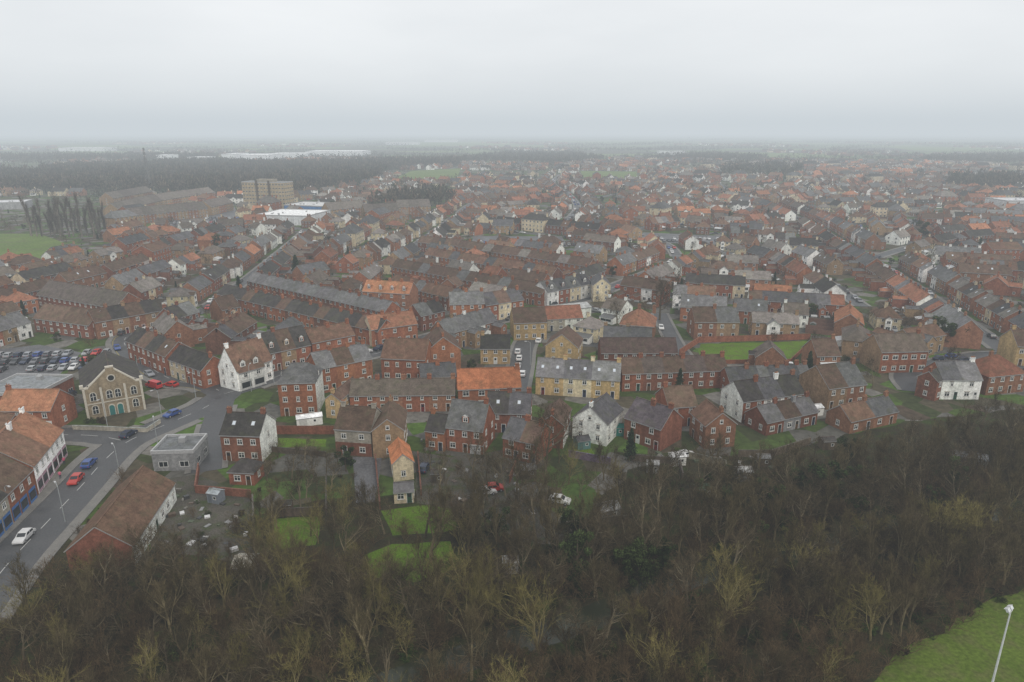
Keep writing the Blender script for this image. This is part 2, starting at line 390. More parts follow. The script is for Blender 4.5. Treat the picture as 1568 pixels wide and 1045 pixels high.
def sheet(name,pxs,z,mat,world=False,occ=True,wob=0):
    P=[p if world else G(*p) for p in pxs]
    if wob:
        Q=[]
        for i in range(len(P)):
            a,b_=P[i],P[(i+1)%len(P)]; n=max(1,int(math.hypot(b_[0]-a[0],b_[1]-a[1])/3))
            for k in range(n): Q.append((a[0]+(b_[0]-a[0])*k/n+R.uniform(-wob,wob),a[1]+(b_[1]-a[1])*k/n+R.uniform(-wob,wob)))
        P=Q
    o=raw(name,[(x,y,z) for x,y in P],[tuple(range(len(P)))],mat)
    if occ:
        xs=[p[0] for p in P]; ys=[p[1] for p in P]
        x=min(xs)
        while x<max(xs):
            y=min(ys)
            while y<max(ys):
                if inpoly(x,y,P): OCC.add((int(x//2),int(y//2)))
                y+=1.9
            x+=1.9
    return P
m,nt,b=newmat('town_ground'); g=N(nt,'ShaderNodeNewGeometry'); pos=g.outputs['Position']
def vor(sc):
    v=N(nt,'ShaderNodeTexVoronoi'); v.inputs['Scale'].default_value=sc; nt.links.new(pos,v.inputs['Vector'])
    s=N(nt,'ShaderNodeSeparateColor'); nt.links.new(v.outputs['Color'],s.inputs[0]); return s.outputs[0]
def ramp(val,stops,interp='CONSTANT'):
    r_=N(nt,'ShaderNodeValToRGB'); r_.color_ramp.interpolation=interp
    e=r_.color_ramp.elements
    while len(e)<len(stops): e.new(.5)
    for el,(p,c) in zip(e,stops): el.position=p; el.color=(*c,1)
    nt.links.new(val,r_.inputs[0]); return r_.outputs[0]
cA=ramp(vor(.14),[(0,(.055,.085,.02)),(.24,(.08,.068,.045)),(.42,(.11,.105,.095)),(.56,(.045,.055,.022)),(.74,(.16,.15,.135)),(.84,(.07,.12,.025)),(.93,(.075,.055,.04))])
cB=ramp(vor(.004),[(0,(.085,.125,.035)),(.25,(.07,.065,.04)),(.5,(.13,.17,.06)),(.75,(.055,.06,.035))])
sx=N(nt,'ShaderNodeSeparateXYZ'); nt.links.new(pos,sx.inputs[0])
c=mixc(nt,mrange(nt,sx.outputs[1],1400,1900,0,1),cA,cB)
f=noise(nt,.6,6,pos); c=scalec(nt,c,mrange(nt,f,.3,.7,.65,1.35))
f=noise(nt,.05,4,pos); c=mixc(nt,mrange(nt,f,.45,.7,0,.4),c,(.05,.05,.03))
nt.links.new(c,b.inputs['Base Color']); b.inputs['Roughness'].default_value=.95; b.inputs['Specular IOR Level'].default_value=.08
raw('ground',[(-9000,-300,0),(9000,-300,0),(9000,14000,0),(-9000,14000,0)],[(0,1,2,3)],m)
wood_px=[(-300,1300),(-60,960),(20,880),(100,820),(150,850),(215,860),(300,845),(390,870),(400,790),(480,770),(560,760),(700,745),(760,800),(900,790),(960,720),(1060,700),(1200,690),(1330,660),(1420,640),(1660,620),(1900,800),(1900,1300)]
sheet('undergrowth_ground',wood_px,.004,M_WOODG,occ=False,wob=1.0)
LAWNS=[[(417,795),(490,790),(485,835),(418,842)],[(582,782),(690,770),(700,812),(600,822)],[(560,850),(600,835),(690,830),(700,870),(640,890),(560,885)],[(1066,556),(1072,527),(1242,522),(1212,553)],[(232,478),(290,474),(262,494),(225,492)],[(870,690),(905,684),(912,700),(868,704)],[(425,462),(455,440),(470,446),(440,470)],[(1420,545),(1470,538),(1480,552),(1425,560)],[(405,672),(500,672),(500,684),(408,686)]]
for i,P in enumerate(LAWNS): sheet('lawn',P,.008,M_LAWN,wob=.35)
sheet('playing_field',[(1700,860),(1568,893),(1500,925),(1440,968),(1380,998),(1310,1060),(1260,1200),(1900,1250)],.008,M_PITCH,wob=.9)
sheet('park_field',[(-200,350),(0,358),(60,358),(98,372),(90,392),(50,405),(-250,420)],.008,M_FIELD)
sheet('meadow',[(600,276),(630,262),(706,258),(700,272),(640,282)],.008,M_FIELD)
sheet('meadow',[(888,262),(975,263),(975,275),(895,273)],.008,M_FIELD)
sheet('meadow',[(1100,233),(1300,236),(1300,242),(1120,240)],.008,M_FIELD)
sheet('meadow',[(600,219),(760,217),(800,221),(640,224)],.008,M_FIELD)
sheet('meadow',[(60,224),(190,222),(230,227),(80,230)],.008,M_FIELD)
sheet('meadow',[(860,216),(1000,215),(1060,219),(900,221)],.008,M_FIELD)
sheet('meadow',[(1350,224),(1500,226),(1568,232),(1400,231)],.008,M_FIELD)
sheet('car_park',[(-60,590),(-40,540),(60,528),(125,540),(90,575),(60,595)],.008,M_CARP)
sheet('car_park',[(245,325),(360,318),(365,345),(240,350)],.008,M_CARP)
sheet('car_park',[(725,362),(860,362),(870,378),(720,378)],.008,M_CARP)
sheet('car_park',[(985,356),(1110,362),(1110,374),(985,372)],.008,M_CARP)
sheet('gravel_yard',[(215,740),(300,728),(385,760),(390,870),(300,850),(232,850)],.008,M_YARD,occ=False,wob=.4)
sheet('gravel_yard',[(630,690),(690,700),(770,690),(800,760),(860,790),(900,840),(800,830),(740,790),(640,770)],.0085,M_YARD,occ=False,wob=.4)
sheet('gravel_yard',[(540,700),(585,700),(575,770),(545,770)],.009,M_CARP,occ=False)
m,nt,b=newmat('river_water'); b.inputs['Base Color'].default_value=(.028,.032,.017,1); b.inputs['Roughness'].default_value=.14
g=N(nt,'ShaderNodeNewGeometry'); bp=N(nt,'ShaderNodeBump'); bp.inputs['Strength'].default_value=.35; bp.inputs['Distance'].default_value=.06
nt.links.new(noise(nt,1.2,5,g.outputs['Position']),bp.inputs['Height']); nt.links.new(bp.outputs[0],b.inputs['Normal'])
b.inputs['Specular IOR Level'].default_value=.38
RIV=smooth([G(*p) for p in [(420,1110),(560,1062),(700,1012),(800,980),(900,948),(980,915),(1060,882),(1150,856),(1260,835),(1420,800),(1700,760)]],4)
ribbon('river',RIV,-2.5,2.5,.012,m)
def rivd(x,y): return min(math.hypot(p[0]-x,p[1]-y) for p in RIV)
# ------------------------------------------------------------ hero buildings
HB=lambda *a,**k:hero(*a,**k)
HB('shop_building',(60,757),(104,697),13,6,walls=[WHITE],roofs=[BROWN2,(.24,.12,.07)],n=2,back=0,gab=BRICK[1],shop=(.4,.25,.3))
HB('shop_building',(-70,900),(58,762),14,6,walls=[CREAM,STONE,BRICK[0]],roofs=[BROWN,DARK],n=3,shop=(.05,.14,.35),back=0)
HB('brick_shop',(2,662),(84,662),9,5.5,walls=[BRICK[1]],roofs=[(.26,.12,.07)],shop=WHITE,ridge='x')
HB('brick_house',(-60,700),(2,712),10,5.5,roofs=[BROWN2])
HB('white_walled_hall',(208,866),(271,766),10,3.7,walls=[WHITE],roofs=[(.115,.07,.047)],chim=0,pitch=38,gab=BRICK[2])
HB('brick_house',(342,706),(402,708),8.5,6.2,walls=[BRICK[2]],roofs=[DARK],gab=WHITE,lights=2,chim=1)
HB('brick_outhouse',(352,742),(390,744),4.5,2.9,walls=[BRICK[0]],roofs=[DARK],hip=.8,chim=0)
HB('brick_apartment_block',(430,638),(487,636),10,8.8,walls=[BRICK[5]],roofs=[SLATE2],hip=.5,side=2,chim=0,gab=WHITE,nf=3,pitch=34)
HB('brick_apartment_block',(490,604),(572,586),9,7.2,walls=[BRICK[1],BRICK[5]],roofs=[SLATE2,BROWN],n=3,pitch=36,chim=1)
HB('white_public_house',(338,592),(366,600),12,6.0,ridge='y',walls=[WHITE],roofs=[BROWN2],pitch=57,gab=WHITE)
HB('white_shop',(369,600),(408,588),9,5.4,walls=[WHITE],roofs=[(.15,.09,.065)],dorm=2,shop=(.5,.5,.48),pitch=46,chim=1,gab=WHITE)
HB('tudor_terrace',(410,572),(478,556),9,6,walls=[BRICK[2],TANB,BRICK[0]],roofs=[DARK,BROWN],n=3,dorm=1,pitch=48)
HB('brick_terrace',(480,554),(545,540),8.5,6,walls=[BRICK[1]],roofs=[BROWN2],n=2,outr=0)
HB('stone_cottage',(500,640),(522,642),12,5,ridge='y',walls=[YEL],roofs=[BROWN],gab=YEL)
HB('long_brick_terrace',(537,632),(697,630),7.5,4.6,walls=[BRICK[0],BRICK[3]],roofs=[(.10,.08,.065)],n=4,det=2)
HB('brick_house',(702,628),(798,624),9.5,5.6,walls=[BRICK[5]],roofs=[ORANGE],n=2,ww=1.6,wh=1.4)
HB('rendered_house',(515,696),(570,700),9,6.2,walls=[STONE],roofs=[BROWN],low=BRICK[2])
HB('rendered_house',(572,702),(620,700),11,6.4,ridge='y',walls=[TANB],roofs=[BROWN],gab=TANB)
HB('yellow_cottage',(603,738),(634,734),8,4.0,ridge='y',walls=[CREAM],roofs=[ORANGE],pitch=42,gab=CREAM)
HB('garden_room',(604,772),(634,770),3.5,2.5,walls=[CREAM],roofs=[SLATE2],chim=0,ww=1.5,pitch=30)
HB('slate_roofed_house',(684,690),(740,697),9,5.8,walls=[BRICK[0]],roofs=[SLATE2],dorm=1,lights=1,pitch=46)
HB('brick_cottage',(652,688),(681,692),7,4.6,roofs=[DARK])
HB('brick_house',(745,662),(812,664),9,5,walls=[BRICK[2]],roofs=[DARK,SLATE],n=2,lights=1)
HB('half_rendered_house',(826,684),(862,688),10,5.8,ridge='y',walls=[BRICK[0]],roofs=[BROWN],gab=BRICK[0],low=WHITE)
HB('white_gabled_house',(876,672),(928,684),10,5.4,ridge='y',walls=[WHITE],roofs=[SLATE],gab=WHITE)
HB('brick_house',(770,700),(822,712),8,4.8,roofs=[SLATE,BROWN],n=2)
HB('brick_house',(955,672),(1010,692),9,5.4,walls=[BRICK[2]],roofs=[(.085,.07,.078)],n=2)
HB('brick_house',(1022,655),(1066,652),9,5.2,walls=[BRICK[0]],roofs=[BROWN])
HB('half_rendered_house',(1078,688),(1124,684),8,5.6,ridge='y',walls=[BRICK[3]],roofs=[BROWN2],gab=BRICK[3])
HB('brick_terrace',(1135,648),(1228,634),9,5.6,walls=[BRICK[0],WHITE,BRICK[3]],roofs=[DARK,SLATE],n=3,gab=WHITE)
HB('brick_terrace',(1172,668),(1250,650),7,3.4,walls=[BRICK[2],GREY],roofs=[SLATE2,BROWN],n=3)
HB('brick_house',(1265,628),(1322,620),11,5.8,ridge='x',walls=[TANB,BRICK[3]],roofs=[BROWN,SLATE2],n=2)
HB('brick_house',(1300,665),(1372,648),7,3.2,walls=[BRICK[3]],roofs=[BROWN2,SLATE],n=2)
HB('brick_villa',(1345,572),(1416,570),10,6.6,walls=[BRICK[0]],roofs=[(.13,.10,.08)],ww=1.7,gab=TANB)
HB('white_house',(1438,612),(1498,612),9,5.6,walls=[WHITE],roofs=[SLATE,SLATE2],n=2,gab=BRICK[0])
HB('brick_house',(1400,606),(1430,615),10,5.6,ridge='y',roofs=[DARK])
HB('brick_house',(1508,606),(1566,600),10,5.4,walls=[BRICK[3]],roofs=[REDT],hip=1,)
HB('brick_house',(1552,560),(1600,562),10,6.2,walls=[YEL],roofs=[BROWN])
HB('yellow_house',(787,522),(837,520),10,6.2,walls=[YEL],roofs=[BROWN],gab=YEL,chim=0)
HB('yellow_terrace',(820,604),(948,612),9,5.4,walls=[YEL,CREAM,YEL],roofs=[SLATE2,SLATE],n=3,lights=2,gab=CREAM)
HB('yellow_terrace',(835,556),(884,560),10,5.6,ridge='y',walls=[YEL],roofs=[BROWN],gab=YEL,chim=0)
HB('brick_villa',(585,582),(652,585),11,6.6,walls=[BRICK[1]],roofs=[BROWN2],ww=1.3,gab=BRICK[5])
HB('brick_villa',(654,572),(706,568),12,6.8,ridge='y',walls=[BRICK[5]],roofs=[BROWN],gab=BRICK[5])
HB('yellow_cottage',(736,558),(781,558),8,5,walls=[YEL],roofs=[DARK],nf=3)
HB('brick_terrace',(198,550),(258,576),8.5,6,walls=[BRICK[2],BRICK[0]],roofs=[DARK,BROWN],n=4,dorm=0,lights=.4)
HB('brick_terrace',(262,577),(312,596),8,5.4,walls=[CREAM,BRICK[1],BRICK[3]],roofs=[DARK],n=2)
HB('brick_townhouses',(557,478),(628,483),9,8.4,walls=[BRICK[5],BRICK[3]],roofs=[(.30,.14,.075)],n=4,dorm=1,lights=0)
HB('brick_townhouses',(690,500),(742,498),9,8.2,walls=[BRICK[5]],roofs=[SLATE2],n=2,gab=BRICK[5])
HB('brick_townhouses',(744,494),(802,484),9,6.5,walls=[BRICK[0],CREAM,BRICK[1]],roofs=[SLATE,BROWN],n=3)
HB('brick_house',(570,532),(640,522),9,6,walls=[BRICK[1]],roofs=[(.24,.115,.07)],n=3,gab=CREAM)
HB('brick_bungalow_row',(920,566),(1036,566),8.5,5.2,walls=[BRICK[2]],roofs=[(.105,.07,.06)],n=4,chim=0)
HB('brick_terrace',(952,600),(1112,594),8,5.2,walls=[BRICK[0],BRICK[2]],roofs=[BROWN,(.10,.075,.065)],n=5)
HB('brick_house',(948,520),(1000,524),12,5.4,walls=[BRICK[3]],roofs=[(.27,.13,.08)],hip=1,n=2)
HB('brick_house',(1062,520),(1130,520),10,6.2,walls=[BRICK[3],TANB],roofs=[BROWN,SLATE2],n=2)
HB('rendered_workshop',(838,508),(892,505),9,4.5,walls=[STONE,WHITE],roofs=[REDT],n=2,chim=0)
HB('white_gabled_house',(908,462),(934,462),12,7,ridge='y',walls=[CREAM],roofs=[SLATE],gab=CREAM)
HB('brick_terrace',(838,470),(905,455),9,6,walls=[WHITE,BRICK[0],CREAM],roofs=[SLATE2,SLATE],n=4,dorm=1)
HB('brick_terrace',(645,600),(700,596),7,4,n=2)
HB('brick_terrace',(55,508),(140,520),10,5,walls=[BRICK[2]],roofs=[BROWN],n=2,chim=0)
HB('brick_terrace',(150,520),(250,500),9,6,walls=[BRICK[3],TANB],roofs=[BROWN,DARK],n=4)
HB('brick_terrace',(60,470),(180,492),12,5,walls=[BRICK[2]],roofs=[(.09,.075,.065)],n=3,chim=0)
HB('white_house',(1430,404),(1500,408),9,5.5,walls=[WHITE],roofs=[SLATE2],n=3,det=1,gab=WHITE)
HB('white_house',(1505,395),(1568,398),9,5.5,walls=[WHITE,CREAM],roofs=[SLATE],n=3,det=1,gab=WHITE)
HB('white_workshop',(850,492),(905,486),8,4,walls=[WHITE],roofs=[(.5,.5,.5)],chim=0,n=1,pitch=14)
def rowpx(a,b,n,W=8,e=5.4,name='brick_terrace',**k):
    k.setdefault('outr',.8); k.setdefault('det',1)
    HB(name,a,b,W,e,n=n,walls=[R.choice(BRICK) for _ in range(3)],roofs=[R.choice(ROOFS[:8])]*3+[R.choice(ROOFS)],**k)
rowpx((335,470),(580,532),17); rowpx((380,448),(590,500),15); rowpx((596,452),(700,480),8); rowpx((600,425),(830,470),15); rowpx((650,405),(845,440),14)
rowpx((700,392),(900,425),14); rowpx((640,385),(700,391),6)
rowpx((1115,607),(1240,601),8,W=7,e=4.2,outr=0)
def flat(name,p1,p2,W,h,wall,roof,wins=True,par=.5):
    a=G(*p1);b=G(*p2);L=math.hypot(b[0]-a[0],b[1]-a[1]);ang=math.atan2(b[1]-a[1],b[0]-a[0]); mb=MB()
    mb.box(0,0,0,L,W,h,WALL,wall,topmat=ROOF,topcol=roof)
    for q in ((-.1,-.1,L+.1,.2),(-.1,W-.2,L+.1,W+.1),(-.1,.2,.2,W-.2),(L-.2,.2,L+.1,W-.2)): mb.box(q[0],q[1],h-.3,q[2],q[3],h+par,TRIM,(.4,.4,.4))
    for i in range(max(1,int(L/6))):
        x=R.uniform(1,L-2); y=R.uniform(1,W-2); s=R.uniform(.8,1.6); mb.box(x,y,h+.004,x+s,y+s,h+R.uniform(.5,1.1),METAL,(.3,.3,.3))
    if wins:
        ns=max(1,int(h/2.9)); k=max(1,int(L/3))
        for s in range(ns):
            for j in range(k): window(mb,(0,0),(1,0),(0,-1),(j+.5)*L/k,s*h/ns+.9,1.9,1.3,1)
        k=max(1,int(W/3))
        for s in range(ns):
            for j in range(k):
                window(mb,(L,0),(0,1),(1,0),(j+.5)*W/k,s*h/ns+.9,1.7,1.3,1); window(mb,(0,W),(0,-1),(-1,0),(j+.5)*W/k,s*h/ns+.9,1.7,1.3,1)
    if name=='tower_block':
        for q in (L*.33,L*.62): mb.box(q,-.35,0,q+2.2,-.02,h+1.8,WALL,(.12,.10,.08))
        mb.box(L*.3,W*.3,h,L*.7,W*.7,h+2.6,WALL,(.3,.27,.22))
    put(name,mb.mesh(name),a[0],a[1],0,ang); mark(a[0],a[1],ang,L+2,W+2,-1,-1)
flat('flat_roofed_shop',(236,722),(300,720),8,4.2,GREY,(.14,.145,.15))
flat('flat_roofed_shop',(-30,632),(60,634),14,5,BRICK[2],(.2,.21,.22))
flat('tower_block',(374,318),(438,320),15,23,(.38,.30,.19),(.2,.2,.2))
flat('factory',(392,344),(472,346),40,7,(.6,.61,.62),(.7,.7,.7),wins=False)
flat('warehouse',(436,327),(505,330),30,7,(.10,.22,.45),(.6,.6,.6),wins=False)
for a,b2,w,h_ in (((340,249),(362,249),80,18),((365,248),(412,248),90,15),((412,243),(468,243),80,12),((468,239),(555,239),120,12),((90,232),(160,232),80,12),((590,222),(640,222),80,12),((285,250),(320,250),50,12),((240,247),(262,247),40,14),((650,218),(700,218),90,14),((1010,238),(1050,238),40,11)):
    flat('distant_warehouse',a,b2,w,h_,(.72,.74,.75),(.75,.76,.77),wins=False)
flat('distant_warehouse',(-20,322),(40,320),25,6,(.3,.3,.3),(.5,.5,.52),wins=False)
flat('retail_shed',(1540,322),(1600,322),30,8,(.6,.6,.6),(.6,.6,.62),wins=False)
for (a,b2,n) in (((185,335),(250,318),5),((205,345),(320,332),7),((250,318),(330,305),6),((325,330),(358,322),3),((505,335),(560,330),4),((560,338),(612,335),4),((610,330),(660,328),3),((175,315),(235,303),4)):
    HB('brick_school',a,b2,13,7,n=n,walls=[TANB,BRICK[3]],roofs=[(.14,.12,.105)],chim=0,det=1)
# ------------------------------------------------------------ chapel
def chapel():
    a=G(134,643); b2=G(224,626); L=math.hypot(b2[0]-a[0],b2[1]-a[1]); ang=math.atan2(b2[1]-a[1],b2[0]-a[0])
    mb=MB(); W=18; e=7.6; ST=(.25,.20,.135); TRc=(.52,.48,.40); hg=4.3
    mb.M=Matrix.Translation((L,0,0))@Matrix.Rotation(math.pi/2,4,'Z')
    roof_slabs(mb,.5,W,L,e,math.atan(hg/(L/2)),DARK); mb.M=I4
    mb.face([(0,W,0),(0,0,0),(0,0,e),(0,W,e)],WALL,BRICK[2]); mb.face([(L,0,0),(L,W,0),(L,W,e),(L,0,e)],WALL,BRICK[2])
    mb.face([(L,W,0),(0,W,0),(0,W,e),(L/2,W,e+hg),(L,W,e)],WALL,BRICK[2])
    for yy in (3,7,11,15):
        window(mb,(L,0),(0,1),(1,0),yy,1.2,1.2,2.2,2); window(mb,(L,0),(0,1),(1,0),yy,5,1.2,2.0,2)
        window(mb,(0,W),(0,-1),(-1,0),yy,1.2,1.2,2.2,2); window(mb,(0,W),(0,-1),(-1,0),yy,5,1.2,2.0,2)
    top=[(0,e+.5),(L*.10,e+.5),(L*.12,e+.9),(L*.43,e+hg+.2),(L*.43,e+hg+.8),(L*.57,e+hg+.8),(L*.57,e+hg+.2),(L*.88,e+.9),(L*.90,e+.5),(L,e+.5)]
    prof=[(0,0)]+top+[(L,0)]
    for y,flip in ((-.25,0),(.45,1)):
        q=[(x,y,z) for x,z in prof]; mb.face(q if flip else q[::-1],WALL,ST)
    for i in range(len(prof)):
        p,q=prof[i],prof[(i+1)%len(prof)]; mb.face([(p[0],-.25,p[1]),(q[0],-.25,q[1]),(q[0],.45,q[1]),(p[0],.45,p[1])],WALL,TRc)
    for i in range(len(top)-1):
        p,q=top[i],top[i+1]
        mb.face([(p[0],-.33,p[1]-.3),(q[0],-.33,q[1]-.3),(q[0],-.33,q[1]+.06),(p[0],-.33,p[1]+.06)],TRIM,TRc)
        mb.face([(p[0],-.33,p[1]+.06),(q[0],-.33,q[1]+.06),(q[0],.5,q[1]+.06),(p[0],.5,p[1]+.06)],TRIM,TRc)
    for x in (.3,L*.3,L*.7,L-.3): mb.box(x-.25,-.4,0,x+.25,-.255,e+.2,TRIM,TRc)
    mb.box(.6,-.36,e/2-.1,L-.6,-.26,e/2+.15,TRIM,TRc)
    for x in (0,L): mb.box(x-.4,-.45,e+.5,x+.4,.5,e+1.3,TRIM,TRc)
    def arch(cx,z0,w,h,off,mat,col):
        q=[(cx-w/2,off,z0),(cx+w/2,off,z0)]+[(cx+w/2*math.cos(t*math.pi/8),off,z0+h+w/2*math.sin(t*math.pi/8)) for t in range(9)]
        mb.face(q,mat,col)
    for cx in (L*.16,L*.84,L*.43,L*.57):
        for z0 in (1.3,4.7):
            if cx in (L*.43,L*.57) and z0<2: continue
            arch(cx,z0-.15,1.6,1.6,-.42,TRIM,TRc); arch(cx,z0,1.15,1.45,-.45,GLASS,TRc)
            mb.box(cx-.04,-.5,z0,cx+.04,-.455,z0+1.9,TRIM,TR); mb.box(cx-.5,-.5,z0+1,cx+.5,-.456,z0+1.07,TRIM,TR)
    for cx in (L*.43,L*.57):
        arch(cx,.2,1.5,2.2,-.43,TRIM,TRc); arch(cx,.2,1.15,2.0,-.46,TRIM,(.03,.16,.15))
    n=16
    for rr,off,mt,cc in ((.95,-.42,TRIM,TRc),(.68,-.45,GLASS,TRc)):
        mb.face([(L/2+rr*math.cos(t*6.283/n),off,e+hg*.42+.4+rr*math.sin(t*6.283/n)) for t in range(n)],mt,cc)
    put('chapel',mb.mesh('chapel'),a[0],a[1],0,ang); mark(a[0],a[1],ang,L+2,W+2,-1,-1)
chapel()
# ------------------------------------------------------------ vehicles
def car_mesh(col,kind='car'):
    mb=MB(); L=4.2 if kind=='car' else 5.2; w=.88; 
    if kind=='car':
        low=[(-2.1,.35),(-2.1,.75),(-1.95,.9),(1.0,.95),(1.95,.78),(2.1,.6),(2.1,.35)]
        cab=[(-1.75,.9),(-1.3,1.42),(.25,1.46),(1.05,.95)]
    else:
        low=[(-2.6,.4),(-2.6,1.1),(-2.55,1.2),(1.6,1.2),(2.4,1.05),(2.6,.8),(2.6,.4)]
        cab=[(-2.55,1.2),(-2.45,2.1),(1.0,2.1),(1.75,1.2)]
    for y,s in ((-w,0),(w,1)):
        q=[(x,y,z) for x,z in low]; mb.face(q if s else q[::-1],PAINT,col)
    for i in range(len(low)):
        p,q=low[i],low[(i+1)%len(low)]; mb.face([(p[0],-w,p[1]),(p[0],w,p[1]),(q[0],w,q[1]),(q[0],-w,q[1])],PAINT,col)
    wt=w-.14
    c0=[(cab[0][0],cab[0][1],w-.02),(cab[1][0],cab[1][1],wt),(cab[2][0],cab[2][1],wt),(cab[3][0],cab[3][1],w-.02)]
    def lerp(a,b,t): return tuple(a[i]+(b[i]-a[i])*t for i in range(3))
    for s in (-1,1):
        mb.face([(x,s*y,z) for x,z,y in c0],PAINT,col)
        A,B_,C,D=[(x,s*(y+.012),z) for x,z,y in c0]
        if kind=='car':
            mb.face([lerp(lerp(A,D,.1),lerp(B_,C,.06),.15),lerp(lerp(A,D,.5),lerp(B_,C,.5),.15),lerp(lerp(A,D,.5),lerp(B_,C,.5),.85),lerp(lerp(A,D,.1),lerp(B_,C,.06),.85)],GLASS,col)
            mb.face([lerp(lerp(A,D,.54),lerp(B_,C,.54),.15),lerp(lerp(A,D,.9),lerp(B_,C,.96),.15),lerp(lerp(A,D,.9),lerp(B_,C,.96),.85),lerp(lerp(A,D,.54),lerp(B_,C,.54),.85)],GLASS,col)
        else: mb.face([lerp(lerp(A,D,.75),lerp(B_,C,.75),.15),lerp(lerp(A,D,.92),lerp(B_,C,.97),.15),lerp(lerp(A,D,.92),lerp(B_,C,.97),.85),lerp(lerp(A,D,.75),lerp(B_,C,.75),.85)],GLASS,col)
    for i in range(3):
        p,q=c0[i],c0[i+1]
        mb.face([(p[0],-p[2],p[1]),(p[0],p[2],p[1]),(q[0],q[2],q[1]),(q[0],-q[2],q[1])],PAINT,col)
        if i!=1:
            a=.12; X=lambda t:p[0]+(q[0]-p[0])*t; Z=lambda t:p[1]+(q[1]-p[1])*t; sx=.02 if i==2 else -.02
            mb.face([(X(a)+sx,-wt*.92,Z(a)+.01),(X(a)+sx,wt*.92,Z(a)+.01),(X(1-a)+sx,wt*.9,Z(1-a)+.01),(X(1-a)+sx,-wt*.9,Z(1-a)+.01)],GLASS,col)
    for x in (-L*.31,L*.31):
        for s in (-1,1):
            q=[(x+.32*math.cos(t*.5236),s*(w+.015),.32+.32*math.sin(t*.5236)) for t in range(12)]
            q2=[(a_,s*(w-.2),c_) for a_,b_,c_ in q]
            mb.face(q,METAL,(.02,.02,.02))
            for t in range(12): mb.face([q[t],q[(t+1)%12],q2[(t+1)%12],q2[t]],METAL,(.02,.02,.02))
            mb.face([(x+.18*math.cos(t*.785),s*(w+.025),.32+.18*math.sin(t*.785)) for t in range(8)],METAL,(.35,.35,.36))
    e=L/2
    for s in (-1,1):
        zl=.62 if kind=='car' else .8
        mb.face([(e+.006,s*.8,zl-.1),(e+.006,s*.5,zl-.1),(e-.08,s*.5,zl+.06),(e-.08,s*.8,zl+.06)],TRIM,(.8,.8,.75))
        mb.face([(-e-.01,s*.82,zl-.05),(-e-.01,s*.55,zl-.05),(-e-.01,s*.55,zl+.13),(-e-.01,s*.82,zl+.13)],TRIM,(.35,.02,.02))
    return mb.mesh('car_body')
CC=[(.6,.6,.6),(.65,.65,.64),(.3,.31,.32),(.05,.05,.055),(.42,.03,.02),(.03,.07,.24),(.02,.03,.06),(.12,.12,.13),(.04,.14,.11),(.6,.6,.6),(.25,.26,.28)]
CARS=[car_mesh(c) for c in CC]; VANS=[car_mesh((.65,.65,.65),'van'),car_mesh((.5,.03,.03),'van')]
def car(x,y,ang,k=None,van=None):
    if van is not None: put('van',VANS[van],x,y,.03,ang)
    else: put('car',CARS[R.choice((0,1,2,3,3,5,6,6,7,7,9,10,4,2,2)) if k is None else k],x,y,.05,ang)
def rang(x,y):
    d,(k,i)=rdist(x,y); P=ROADS[k]['P']; a=P[max(i-1,0)];b2=P[min(i+1,len(P)-1)]; return math.atan2(b2[1]-a[1],b2[0]-a[0])
for px,py,k,v,da in [(38,826,0,None,3.14),(117,738,4,None,3.14),(137,713,5,None,0),(197,668,6,None,.1),(264,637,5,None,3.14),(236,594,4,1,0),(262,592,4,None,0),(306,578,4,None,0),(221,549,0,None,0),(793,563,0,None,0),(795,551,1,None,0),(793,541,0,None,0),(800,575,9,None,0),(277,568,8,None,0),(825,524,1,None,0),(1012,504,1,None,0),(188,512,3,None,0),(320,578,3,None,0),(206,497,7,None,0)]:
    x,y=G(px,py); car(x,y,rang(x,y)+da,k,v)
for px,py,k,a in [(650,720,6,1.4),(744,757,0,.3),(757,751,4,.1),(857,770,1,-.3),(120,560,3,1),(1050,700,0,.2),(905,672,5,0)]:
    x,y=G(px,py); car(x,y,a,k)
def carpark(p,rows,cols,dx=2.7,dy=9,ang=0,pr=.75):
    x0,y0=G(*p); ca,sa=math.cos(ang),math.sin(ang)
    for r_ in range(rows):
        for c_ in range(cols):
            if R.random()<pr:
                a=c_*dx; b_=r_*dy; car(x0+a*ca-b_*sa,y0+a*sa+b_*ca,ang+1.57+(3.14 if R.random()<.5 else 0)+R.uniform(-.05,.05))
carpark((-45,570),3,12,2.9,7,.1,.75); carpark((728,376),2,24,2.9,9,0,.8); carpark((255,345),5,17,3,9,.1,.7); carpark((990,370),2,20,2.8,8,0,.75); carpark((5,612),1,7,2.8,7,.1,.8)
